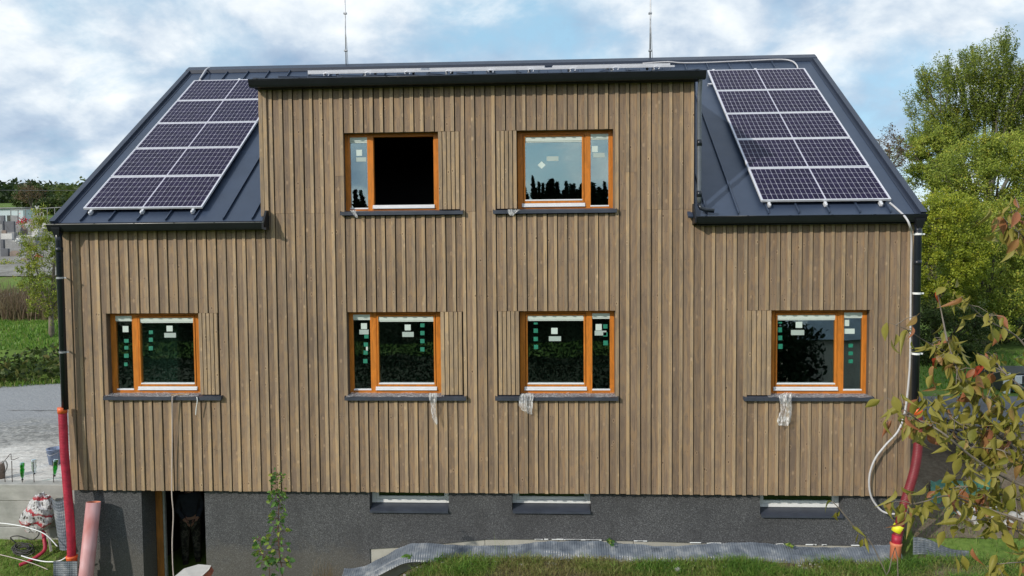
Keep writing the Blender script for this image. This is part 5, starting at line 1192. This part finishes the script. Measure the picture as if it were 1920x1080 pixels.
N = 5000; X_ = rng.uniform(-22, -.5, N); Yb = 10.6+.42*(X_+6)+rng.uniform(-.35, .35, N)
blades('verge_grass', X_, Yb, lambda x, y: H(x, y), rng.uniform(.08, .26, N), .015, 'grass_blade', np.clip(rng.normal(.3, .15, N), 0, 1))
N = 16000; X_ = rng.uniform(-22, 2, N); Yb = rng.uniform(12.5, 18.6, N)
blades('meadow_grass', X_, Yb, lambda x, y: H(x, y), rng.uniform(.06, .2, N), .02, 'grass_blade', np.clip(rng.normal(.22, .14, N), 0, 1))
N = 14000; X_ = rng.uniform(-26, 2, N); Yb = rng.uniform(18.6, 21.3, N)
blades('reed_bed', X_, Yb, lambda x, y: H(x, y), rng.uniform(.4, 1.15, N), .018, 'reed_blade', rng.random(N), .25)
tk = grid_mesh('track', np.arange(-34, 3, .5), np.arange(22.0, 24.0, .4), lambda x, y: H(x, y)+.04, 'gravel_mid', .03); tag(tk, kind='structure')
N = 7000; X_ = rng.uniform(W+.3, 30, N); Yb = rng.uniform(9.3, 16, N)
blades('meadow_grass', X_, Yb, lambda x, y: H(x, y), rng.uniform(.06, .2, N), .015, 'grass_blade', np.clip(rng.normal(.18, .12, N), 0, 1))
cg = grid_mesh('cemetery_ground', np.arange(-70, 3, 1.0), np.arange(29.5, 70, .7), lambda x, y: H(x, y)+.05, 'gravel_mid', .03); tag(cg, kind='structure')
# graves and kerbs (px left, px right, py top, py bottom, y, material)
random.seed(21)
def stone(x0, x1, yt, yb, y, mt, lab, kind='headstone', cross=False, top='flat'):
    a = at(x0, yt, y); b_ = at(x1, yb, y); w2 = (b_.x-a.x); root = thing(kind, lab, 'gravestone' if kind == 'headstone' else 'grave', 'gravestones of the cemetery' if kind == 'headstone' else 'grave slabs of the cemetery')
    zt, zb = a.z, b_.z-.35
    mb = MB()
    if top == 'round':
        poly = [(a.x, zb), (b_.x, zb), (b_.x, zt-w2*.25)]+[(a.x+w2/2+w2/2*math.cos(t_), zt-w2*.25+w2*.25*math.sin(t_)) for t_ in np.linspace(.2, 2.94, 7)]+[(a.x, zt-w2*.25)]
        mb.prism(poly, 'y', y, y+.18); fix_normals(mb.build('slab', mt, root))
    else: mb.box(a.x, b_.x, y, y+.18, zb, zt, .02); mb.build('slab', mt, root)
    onebox('plinth', 'stone_grey', root, a.x-.08, b_.x+.08, y-.12, y+.26, zb-.3, b_.z+.08, .02)
    return a, b_
sts = [(8, 27, 415, 437, 47, 'stone_dark', 'dark polished double headstone highest on the left edge of the cemetery'), (3, 7, 414, 438, 47, 'stone_dark', 'narrow dark pillar stone at the extreme left of the top row'),
 (1, 23, 438, 450, 43, 'stone_light', 'wide white low stone below the dark double headstone'), (29, 40, 418, 436, 48, 'stone_grey', 'grey headstone right of the dark double one'), (42, 50, 420, 440, 48, 'stone_brown', 'brown headstone beside the red flowers'),
 (14, 40, 450, 468, 40, 'stone_grey', 'broad grey headstone in the middle row'), (0, 7, 449, 468, 40, 'stone_dark', 'dark headstone at the left edge of the middle row'), (0, 16, 466, 489, 37, 'stone_dark', 'dark headstone with pale lettering in the front row'), (18, 36, 470, 488, 37, 'stone_brown', 'brown headstone in the front row'),
 (44, 56, 448, 466, 41, 'stone_grey', 'grey headstone behind the sparse tree'), (60, 72, 430, 448, 44, 'stone_light', 'pale headstone above and behind the sparse tree'), (76, 88, 452, 472, 40, 'stone_dark', 'dark headstone seen through the sparse tree'), (88, 98, 430, 455, 43, 'stone_grey', 'grey headstone near the roof corner'), (62, 76, 474, 492, 37, 'stone_light', 'pale headstone seen through the lower branches'), (38, 52, 484, 502, 35, 'stone_brown', 'tilted brown headstone at the bottom of the cemetery')]
extra = 'polished black;pale grey;rough brown;mottled grey;white marble;dark slate'.split(';')
em = ['stone_dark', 'stone_grey', 'stone_brown', 'stone_grey', 'stone_light', 'stone_dark']
spots_ = [(4, 404, 56, 'behind the top row at the left edge'), (27, 404, 55, 'behind the top row near the white hall'), (58, 412, 52, 'high up, right of the red flowers'), (68, 404, 54, 'highest up behind the sparse tree'), (84, 414, 50, 'high up beside the roof corner'), (97, 408, 54, 'high up touching the roof edge'), (58, 458, 41, 'left in the sparse tree branches'), (92, 470, 38, 'low behind the tree near the downpipe'), (100, 488, 36, 'lowest by the downpipe'), (66, 494, 35, 'at the foot of the sparse tree crown'), (28, 488, 36, 'behind the green covered grave'), (46, 470, 39, 'between the middle and front rows'), (80, 436, 45, 'in the middle of the tree crown'), (102, 450, 42, 'beside the left downpipe'), (7, 432, 46, 'under the dark pillar stone'), (50, 496, 34.5, 'just above the long dark slab')]
for i, (px, pt, y, w_) in enumerate(spots_):
    k = i % 6; hw = random.uniform(4, 8); sts.append((px-hw, px+hw, pt, pt+random.uniform(14, 20), y, em[k], extra[k]+' headstone '+w_))
for i, s_ in enumerate(sts): stone(*s_, top='round' if i in (3, 8, 9, 12) else 'flat')
for (x0, x1, yt, yb, y, mt, lab) in ((0, 26, 503, 514, 33, 'stone_grey', 'pale grave kerb with a green cover at the lower left of the cemetery'), (30, 70, 507, 512, 33, 'stone_dark', 'dark grave slab right of the kerb with the green cover'), (0, 17, 523, 533, 30.5, 'stone_light', 'white low grave slab nearest the grass at the left edge'), (18, 70, 520, 533, 31, 'stone_dark', 'long dark grave slab nearest the grass'), (34, 66, 441, 444, 42, 'stone_light', 'thin pale grave slab above the broad grey headstone'), (42, 66, 492, 503, 35, 'stone_brown', 'brown grave slab below the middle of the sparse tree'), (70, 100, 499, 512, 33.5, 'stone_grey', 'grey grave slab at the foot of the downpipe side'), (74, 104, 518, 532, 31.5, 'stone_dark', 'dark grave slab behind the trunk of the sparse tree'), (0, 22, 489, 499, 35.5, 'stone_dark', 'dark grave slab above the green covered kerb'), (24, 40, 488, 500, 35.8, 'stone_light', 'short pale grave slab in front of the front row')):
    a = at(x0, yt, y); b_ = at(x1, yb, y); r = thing('grave_slab', lab, 'grave', 'grave slabs of the cemetery'); onebox('slab', mt, r, a.x, b_.x, y, y+1.2, b_.z-.4, a.z, .03); onebox('kerb', 'stone_grey', r, a.x-.1, b_.x+.1, y-.08, y+1.28, b_.z-.8, b_.z+.03, .03)
# flowers on the graves
for i, (px, py, y, mt, s_, lab) in enumerate([(43, 415, 46.5, 'flower_red', .45, 'bunch of red flowers beside the dark double headstone'), (34, 452, 39.5, 'flower_white', .22, 'white flowers on the middle row of graves'), (52, 424, 46, 'flower_white', .25, 'white flowers right of the red bunch'), (71, 481, 36, 'flower_red', .2, 'pink flowers seen through the sparse tree'), (17, 499, 36, 'flower_white', .18, 'small white lantern on the front grave')]):
    p = at(px, py, y); root = thing('flower_bunch', lab, 'flowers'); o = leaf_cloud('blossoms', np.array(p)+rng.normal(0, s_*.45, (130, 3)), .16, mt, rng.random(130), root)
for i in range(16):
    pl_ = i//4; px, py = random.uniform((0, 28, 56, 84)[pl_], (24, 50, 78, 106)[pl_]), random.uniform(415, 505); y = 61-(py-404)*.24; p = at(px, py, y); c_ = ('flower_white', 'flower_red', 'leaf_bush', 'leaf_dark')[i % 4]; nm = ('white', 'pink', 'green', 'dark green')[i % 4]
    root = thing('flower_bunch', 'small '+nm+' bunch '+('among the gravestones at the left edge', 'among the gravestones below the white hall end', 'on the graves behind the sparse tree', 'on the graves beside the left downpipe')[pl_], 'flowers', 'small bunches on the graves'); leaf_cloud('blossoms', np.array(p)+rng.normal(0, .16, (90, 3)), .12, c_, rng.random(90), root)
p = at(8, 496, 34); tag(leaf_cloud('grave_shrub', np.array(p)+rng.normal(0, 1, (700, 3))*np.array([.55, .3, .14]), .12, 'leaf_bush', rng.random(700)), 'low green juniper planted on the lowest left grave', 'shrub')
# white hall, fence, poles
a = at(-60, 392, 74); b_ = at(44, 415, 74); r = thing('hall', 'long pale white hall behind the cemetery at the left edge', 'building')
onebox('wall', 'building_white', r, a.x-6, b_.x, 74, 76, b_.z-3, a.z); 
mb = MB(); mb.prism([(73.7, a.z), (75, a.z+.12), (76.2, a.z), (76.2, a.z+.08), (75, a.z+.2), (73.7, a.z+.08)], 'x', a.x-6.2, b_.x+.2); fix_normals(mb.build('roof', 'stone_grey', r))
for k in range(5): mb = MB(); mb.box(b_.x-2-k*2.4, b_.x-1.3-k*2.4, 73.96, 73.99, a.z-1.5, a.z-.8); mb.build('window', 'dark_steel', r)
fz = thing('wire_fence', 'thin wire fence running behind the cemetery', 'fence')
fa, fb = at(20, 394, 72), at(130, 388, 72)
for k in range(9):
    x = fa.x+(fb.x-fa.x)*k/8; zt = fa.z+(fb.z-fa.z)*k/8; mb = MB(); mb.tube([(x, 72, zt-3), (x, 72, zt)], .05, 6); mb.build('post', 'stone_grey', fz)
mb = MB(); mb.tube([fa, fb], .05, 5); mb.build('rail', 'stone_grey', fz)
mp = tag(MB().build('x', 'stone_grey'), None); bpy.data.objects.remove(mp)
fp = thing('forked_pole', 'pale forked pole sticking up from the wire fence', 'pole'); q = at(70, 392, 71)
mb = MB(); mb.tube([q-Vector((0, 0, 1.2)), q], .07, 6); mb.tube([q, at(66, 386, 71)], .07, 6); mb.tube([q, at(73, 386, 71)], .07, 6); mb.build('pole', 'stone_light', fp)
gc = thing('gate_frame', 'small white square frame standing behind the sparse tree', 'frame'); a = at(74, 398, 66); b_ = at(82, 408, 66)
mb = MB(); 
for (u0, u1, v0, v1) in ((a.x, a.x+.08, b_.z, a.z), (b_.x-.08, b_.x, b_.z, a.z), (a.x, b_.x, a.z-.08, a.z), (a.x, b_.x, b_.z, b_.z+.08)): mb.box(u0, u1, 66, 66.08, v0, v1)
mb.build('frame', 'stone_light', gc)
cable('power_line', 'thin power line crossing the sky at the far left', 'power line', [at(-60, 356, 90), at(60, 357, 88), at(200, 356, 86), at(420, 350, 84)], .022, 'stone_dark')
# ------------------------------------------------------------------ lawn before the basement
rng = np.random.default_rng(77)
def lawn_z(x, y): return H(x, y)
N = 60000; X_ = rng.uniform(5.1, 17.5, N); Y_ = rng.uniform(-1.6, -.26, N); patch = np.array([mnoise.noise((a*1.1, c*2.2, 3)) for a, c in zip(X_, Y_)]); 
edge = 5.6+.0*X_
k = (Y_ < -.27-np.clip((6.6-X_)*.55, 0, 9)) & (patch+rng.normal(0, .25, N) > -.33); X_, Y_, patch = X_[k], Y_[k], patch[k]
tone = np.clip(.42-.55*patch*(X_ > 4)+rng.normal(0, .17, len(X_))+np.where((X_ > 7.5) & (X_ < 9.6), .25, 0), 0, 1)
blades('lawn_grass', X_, Y_, lawn_z, rng.uniform(.05, .19, len(X_))*(1+.8*np.clip(patch, -.2, .6)), rng.uniform(.003, .006, len(X_)), 'grass_blade', tone, .8)
ls = grid_mesh('bare_soil', np.arange(5.0, 15.2, .08), np.arange(-2.4, .14, .08), lambda x, y: H(x, y)-.004+.02, 'soil', .025, keep=lambda x, y: (y < -.02)); tag(ls, kind='structure')
N = 9000; X_ = rng.uniform(-4, -.15, N); Y_ = rng.uniform(-1.6, .42, N)
blades('rough_grass', X_, Y_, H, rng.uniform(.05, .22, N)*(.5+np.clip(-Y_, 0, 1)), .005, 'grass_blade', np.clip(rng.normal(.35, .22, N), 0, 1), .6)
N = 5000; X_ = rng.uniform(W+.1, 21, N); Y_ = rng.uniform(-2, 1.8, N)
blades('rough_grass', X_, Y_, H, rng.uniform(.05, .16, N), .005, 'grass_blade', np.clip(rng.normal(.35, .22, N), 0, 1), .6)
# bits of stone in the soil strip
random.seed(9)
mb = MB()
for k in range(160):
    x = random.uniform(5.6, 14.3); y = random.uniform(-.55, -.25); z = h(x, y)+.02; s_ = random.uniform(.008, .03); mb.box(x-s_, x+s_, y-s_*.7, y+s_*.7, z, z+s_, s_*.3)
o = mb.build('loose_stones', 'rubble_white'); tag(o, kind='stuff')
p = at(1270, 1069, -.7); mb = MB(); mb.lathe([(.001, 0), (.05, .01), (.06, .04), (.03, .07), (.001, .08)], (p.x, -.72, h(p.x, -.72)+.03), 7); tag(mb.build('stone', 'rubble_white'), 'pale round stone on the lawn right of the picture centre', 'stone')
# leafy pieces ------------------------------------------------------------
def leaf_mesh(name, mat, L_, wd, curl, fold, serr=False, lobes=0):
    """a pointed leaf in 3-D: midrib, folded halves, drooping tip; origin at the stalk"""
    n = 8; V = []; F = []
    prof = [0, .46, .80, .98, 1.0, .86, .60, .28, 0]
    if lobes: prof = [0, .7, 1.0, .55, .95, .5, .62, .25, 0]
    for i in range(n+1):
        t_ = i/n; wv = wd*prof[i]*(1+(.08*(-1)**i if serr else 0)); y = L_*t_; zc = -curl*L_*t_*t_
        V += [(-wv, y-(.02*L_ if serr else 0), zc+fold*wv), (-wv*.5, y, zc+fold*wv*.35), (0, y, zc), (wv*.5, y, zc+fold*wv*.35), (wv, y, zc+fold*wv)]
    for i in range(n):
        for k in range(4): F.append((i*5+k, i*5+k+1, (i+1)*5+k+1, (i+1)*5+k))
    # stalk
    o = len(V); r = wd*.04
    V += [(-r, -L_*.22, .01), (r, -L_*.22, .01), (r, 0, .001), (-r, 0, .001)]; F.append((o, o+1, o+2, o+3))
    me = bpy.data.meshes.new(name); me.from_pydata(V, [], F); me.materials.append(MAT[mat]); me.validate(); me.polygons.foreach_set('use_smooth', [True]*len(me.polygons)); return me
CH = [leaf_mesh('leaf', 'leaf_cherry', .085, w_, c, f) for w_, c, f in ((.019, .35, .35), (.018, .6, .7), (.022, .15, .2), (.016, .9, .9), (.020, -.1, .5), (.013, 1.1, 1.3))]
CR = leaf_mesh('leaf', 'leaf_red', .08, .018, .5, .8)
def put_leaf(me, root, p, down, s_, nm='leaf'):
    o = bpy.data.objects.new(nm, me); C.objects.link(o); o.parent = root
    d = Vector(down).normalized(); sidev = Vector((random.gauss(0, 1), random.gauss(0, 1), random.gauss(0, .4))); x = d.cross(sidev).normalized(); z = x.cross(d)
    if z.z < 0: x, z = -x, -z
    m_ = Matrix(((x.x, d.x, z.x), (x.y, d.y, z.y), (x.z, d.z, z.z))).to_4x4(); m_.translation = Vector(p)-root.location
    o.matrix_local = m_ @ Matrix.Scale(s_, 4); return o
random.seed(31)
ct = thing('cherry_tree', 'autumn tree with drooping green, yellow and russet leaves in the right foreground', 'tree', None, (13.4, -8.2, h(13.4, -8.2)))
mbt = MB(); bz = ct.location
def loc(p): return Vector(p)-bz
crotch = Vector((12.3, -8.0, 1.5))
mbt.tube([Vector((0, 0, -.3)), loc(Vector((13.1, -8.15, -.2))), loc(crotch), loc(Vector((12.1, -7.9, 3.3))), loc(Vector((11.9, -7.8, 4.6)))], [.16, .13, .09, .05, .02], 12)
branches = [
 ([(2010, 960), (1930, 870), (1860, 800), (1812, 735), (1790, 680), (1776, 640)], -8.0, .016, 1.3),
 ([(1776, 640), (1766, 590), (1757, 545)], -8.0, .006, .05),
 ([(1995, 760), (1915, 640), (1850, 600), (1805, 560)], -7.6, .008, .42),
 ([(2000, 930), (1905, 905), (1830, 862), (1765, 810), (1722, 788), (1690, 776)], -8.2, .010, .62),
 ([(1722, 788), (1700, 772), (1662, 745)], -8.2, .004, .35),
 ([(1776, 660), (1735, 640), (1700, 618), (1668, 605)], -8.0, .005, .22),
 ([(2010, 880), (1935, 842), (1860, 820), (1800, 795), (1765, 765), (1745, 745)], -7.9, .007, .6),
 ([(2010, 1010), (1905, 972), (1840, 950), (1780, 930), (1735, 940), (1700, 948)], -8.3, .008, .5),
 ([(2010, 980), (1930, 945), (1870, 925), (1810, 912), (1770, 920)], -8.1, .007, .9),
 ([(2010, 1060), (1930, 1010), (1885, 985), (1830, 975), (1790, 1000)], -8.3, .006, .6),
 ([(2005, 800), (1940, 745), (1885, 700), (1858, 665)], -7.8, .008, .7),
 ([(2005, 900), (1920, 870), (1880, 845), (1820, 838)], -8.0, .008, .9),
 ([(2010, 840), (1930, 800), (1890, 770), (1850, 742)], -8.1, .008, 1.0),
 ([(2010, 560), (1950, 480), (1915, 440), (1890, 425)], -7.7, .008, .7),
 ([(2010, 520), (1950, 430), (1915, 405), (1892, 398)], -7.8, .006, .7),
 ([(2010, 1100), (1950, 1060), (1900, 1055), (1850, 1062)], -8.4, .006, .5)]
cands = []
for pts, y, r, dens in branches:
    n = len(pts); P = [at(a, b_, y+.12*math.sin(i*1.7+pts[0][1])) for i, (a, b_) in enumerate(pts)]
    sp_ = spline(P, 7); rr = [r*(1-.75*i/len(sp_)) for i in range(len(sp_))]
    mbt.tube([loc(p) for p in sp_], rr, 6)
    if pts[0][0] > 1990: mbt.tube([loc(sp_[0]), loc(sp_[0].lerp(Vector((12.15, -7.95, max(1.6, sp_[0].z-.3))), .6)), loc(Vector((12.2, -7.95, max(1.55, min(4.4, sp_[0].z-.4)))))], [r, r*1.5, r*2], 6)
    cands.append((sp_, dens, y))
spots = []
for sp_, dens, y in cands:
    L_ = sum((b_-a).length for a, b_ in zip(sp_[:-1], sp_[1:]))
    m_ = int(L_*dens*86)
    for _ in range(m_):
        i = min(int(random.betavariate(1.25, 1.0)*len(sp_)), len(sp_)-2); q = sp_[i].lerp(sp_[i+1], random.random())
        out = Vector((random.gauss(0, 1), random.gauss(0, 1), random.gauss(.1, .7))).normalized(); tw = q+out*random.uniform(.02, .15); spots.append((tw, q))
random.shuffle(spots)
for k, (tw, q) in enumerate(spots[:299]):
    if random.random() < .6: mbt.tube([loc(q), loc(q.lerp(tw, .5)+Vector((0, 0, .012))), loc(tw)], [.003, .0022, .0014], 4, False)
    d = Vector((random.gauss(-.15, .5), random.gauss(0, .5), -random.uniform(.25, 1.4)))
    put_leaf(CR if k % 60 == 0 else random.choice(CH), ct, tw, d, random.uniform(.75, 1.3))
if len(spots) > 299:
    Q = np.array([tuple(loc(s_[0])) for s_ in spots[299:]]); 
    extra = MB()
    for (tw, q) in spots[299:]:
        me = random.choice(CH); d = Vector((random.gauss(-.15, .5), random.gauss(0, .5), -random.uniform(.25, 1.4))).normalized(); sidev = Vector((random.gauss(0, 1), random.gauss(0, 1), .1)); x = d.cross(sidev).normalized(); z = x.cross(d)
        sc_ = random.uniform(.8, 1.35); extra.add([loc(tw)+(x*v.co.x+d*v.co.y+z*v.co.z)*sc_ for v in me.vertices], [tuple(p.vertices) for p in me.polygons])
    e = extra.build('leaf_mass', 'leaf_cherry', ct, True); e['kind'] = 'stuff'
mbt.build('branches', 'bark_pale', ct, True)
# dead sucker shoot in front of the wall
dt = thing('dead_shoot', 'bare thin shoot with a few curled dead leaves before the right part of the basement', 'plant', None, (10.5, -8.0, h(10.5, -8)))
mb = MB(); b0 = dt.location; P = [Vector((10.42, -8, b0.z))]+[at(a, c, -8) for a, c in ((1685, 1130), (1662, 1078), (1640, 1030), (1622, 1003), (1600, 985), (1575, 955), (1560, 940))]
mb.tube([p-b0 for p in spline(P, 5)], .0035, 6); mb.build('stem', 'bark_pale', dt, True)
for a, c, dx, dy in ((1598, 986, 1, -.5), (1610, 1000, -.2, -1), (1618, 1010, -.5, -1), (1560, 940, -.9, -.1), (1568, 960, -.3, -1), (1574, 958, -.6, -.8), (1622, 1008, .3, -1)): put_leaf(random.choice(CH[3:]), dt, at(a, c, -8), (dx*.7, 0, dy), .8)
# thin leafy sapling before the basement wall
sp0 = thing('sapling', 'slender green sapling with lobed leaves rising before the basement wall right of the door', 'plant', None, (4.1, -2.3, -1.95))
b0 = sp0.location; MP = [leaf_mesh('leaf', 'leaf_weed', .13, w_, c, f, True, 1) for w_, c, f in ((.055, .3, .3), (.048, .6, .5), (.05, .1, .2))]
mb = MB(); P = [Vector((4.1, -2.3, -1.95))]+[at(a, c, -2.3) for a, c in ((526, 1100), (524, 1040), (521, 990), (523, 940), (520, 915), (522, 888))]; main = spline(P, 6); mb.tube([p-b0 for p in main], [.011*(1-.8*i/len(main)) for i in range(len(main))], 6)
P = [Vector((4.1, -2.3, -1.9))]+[at(a, c, -2.3) for a, c in ((505, 1085), (493, 1040), (486, 1010))]; sec = spline(P, 6); mb.tube([p-b0 for p in sec], [.008*(1-.8*i/len(sec)) for i in range(len(sec))], 6)
random.seed(12)
for stem, lo_, cnt, sp_w in ((main, 10, 175, .24), (sec, 6, 75, .17)):
    for k in range(cnt):
        q = stem[random.randrange(lo_, len(stem))]; top_ = (q.z+1.9)/2.3
        dd = Vector((random.gauss(0, .8), random.uniform(-1, .6), random.uniform(-.1, .5))).normalized()
        tip = q+dd*sp_w*random.uniform(.25, 1.0)*(1.15-.6*top_); mb.tube([q-b0, tip-b0], [.003, .002], 4, False)
        put_leaf(random.choice(MP), sp0, tip, (dd.x, dd.y, random.uniform(-.7, .1)), random.uniform(.45, 1.0)*(1.1-.45*top_))
mb.build('stem', 'stem_red', sp0, True)
# dry grass tufts and weeds
def tuft(name, lab, px, py, y, n, hgt, mat, spread=.12, tone=(.5, .2)):
    p = at(px, py, y); z0 = h(p.x, y); N = n; X_ = p.x+rng.normal(0, spread, N); Y_ = y+rng.normal(0, spread*.6, N)
    root = thing(name, lab, 'grass tuft', None, (0, 0, 0)); o = blades('stalks', X_, Y_, lambda x, y_: np.full_like(x, max(z0, p.z)), rng.uniform(.4, 1, N)*hgt, .0022, mat, np.clip(rng.normal(tone[0], tone[1], N), 0, 1), .28, None)
    o.parent = root
    if 'kind' in o: del o['kind']
tuft('dry_grass_tuft', 'pale dry grass tuft before the basement wall right of the sapling', 612, 1100, -.6, 160, .55, 'reed_blade', .12)
tuft('weed_stalk', 'thin pale green weed stalk standing in the lawn before the middle of the wall', 945, 1060, -.45, 24, .55, 'grass_blade', .05, (.35, .1))
def weed(px, py, y, lab, n=14, s_=.6):
    p = at(px, py, y); root = thing('weed', lab, 'weed', 'small weeds at the wall foot', p)
    for k in range(n): put_leaf(random.choice(MP), root, p+Vector((random.gauss(0, .03), random.gauss(0, .02), random.gauss(0, .015))), (random.gauss(0, 1), random.gauss(-.3, .6), random.uniform(-.2, .8)), s_*random.uniform(.5, 1))
weed(1144, 1017, .0, 'small bright green weed growing above the membrane right of centre'); weed(1480, 1022, .0, 'small green weed growing above the membrane further right')
for i, (px, py) in enumerate(((765, 1045), (822, 1050), (1290, 1070), (1560, 1060))): weed(px, py, -.5, ['low weed at the left end of the lawn by the membrane', 'low weed on the rubble at the left of the lawn', 'low weed in the lawn beside the pale stone', 'low weed at the right of the lawn before the wall'][i], 12, .7)
# ------------------------------------------------------------------ behind the camera (mirrored in the panes)
random.seed(40); rng = np.random.default_rng(40)
P = []; T = []; 
mbk = MB()
for k in range(640):
    x = random.uniform(-45, 78); y = random.choice((-60, -72, -84, -96, -110))+random.uniform(-5, 5); z = h(x, y); top_ = 4.2+(-y)*.092+2.0*math.sin(x*.13)+1.3*math.sin(x*.31+1); ht = max(5, (top_-z)*random.uniform(.80, 1.04)); r = max(2.0, ht*.24); n = 420
    t_ = rng.random(n)**1.1; ang = rng.uniform(0, 6.283, n); rr = r*(1-t_)*(.35+.65*rng.random(n))*(.75+.25*np.sin(t_*40)); P.append(np.stack([x+rr*np.cos(ang), y+rr*np.sin(ang), z+ht*(.08+.92*t_)], 1)); T.append(rng.random(n))
leaf_cloud('conifer_wood', np.concatenate(P), .8, 'leaf_conifer', np.concatenate(T), kind='stuff', up=.0)
N = 150000; X_ = rng.uniform(-60, 75, N); Y_ = rng.uniform(-58, -13, N); k_ = ~((X_ > 14) & (Y_ < -24) & (Y_ > -40)) & ((X_ < -4) | (Y_ < -18) | (X_ > 22)); X_, Y_ = X_[k_], Y_[k_]
leaf_cloud('undergrowth', np.stack([X_, Y_, H(X_, Y_)+rng.random(len(X_))**1.3*np.clip((-Y_-14)*.06, .4, 2.2)], 1), rng.uniform(.14, .3, len(X_)), 'leaf_conifer', rng.random(len(X_)), kind='stuff')
ff = grid_mesh('dark_reflection_floor', np.arange(-90, 110, 2.0), np.arange(-120, -13.5, 1.5), lambda x, y: H(x, y)+.12, 'far_hill', .05); tag(ff, kind='structure')  # dark sheet added behind the camera to darken the reflections in the panes
hh = thing('hip_roofed_house', 'cream house with a grey hipped roof, mirrored in the far right window', 'house'); a = at(1545, 608, 27.6); e0 = at(1497, 640, 27.6); bz_ = at(1600, 700, 27.6).z
x0, x1, y1, y0, ze, zr = e0.x, e0.x+6.5, -27.6, -33.5, e0.z, a.z
onebox('wall', 'wall_cream', hh, x0+.3, x1-.3, y0+.3, y1-.3, bz_-2, ze)
mb = MB(); mb.add([(x0, y1, ze), (x1, y1, ze), (x1, y0, ze), (x0, y0, ze), (x0+2.2, (y0+y1)/2, zr+.9), (x1-2.2, (y0+y1)/2, zr+.9)], [(0, 1, 5, 4), (1, 2, 5), (2, 3, 4, 5), (3, 0, 4), (3, 2, 1, 0)]); fix_normals(mb.build('roof', 'roof_slate', hh))
N = 9000; leaf_cloud('garden_shrubs', np.stack([rng.uniform(x0-5, x0+.6, N), rng.uniform(-31, -24.5, N), bz_-2+rng.random(N)**.8*(zr-bz_+1.9)], 1), rng.uniform(.2, .4, N), 'leaf_conifer', rng.random(N), kind='stuff')
onebox('window', 'dark_steel', hh, x0+4.2, x0+5.0, y1-.31, y1-.27, ze-1.5, ze-.4)
bpy.context.view_layer.update()
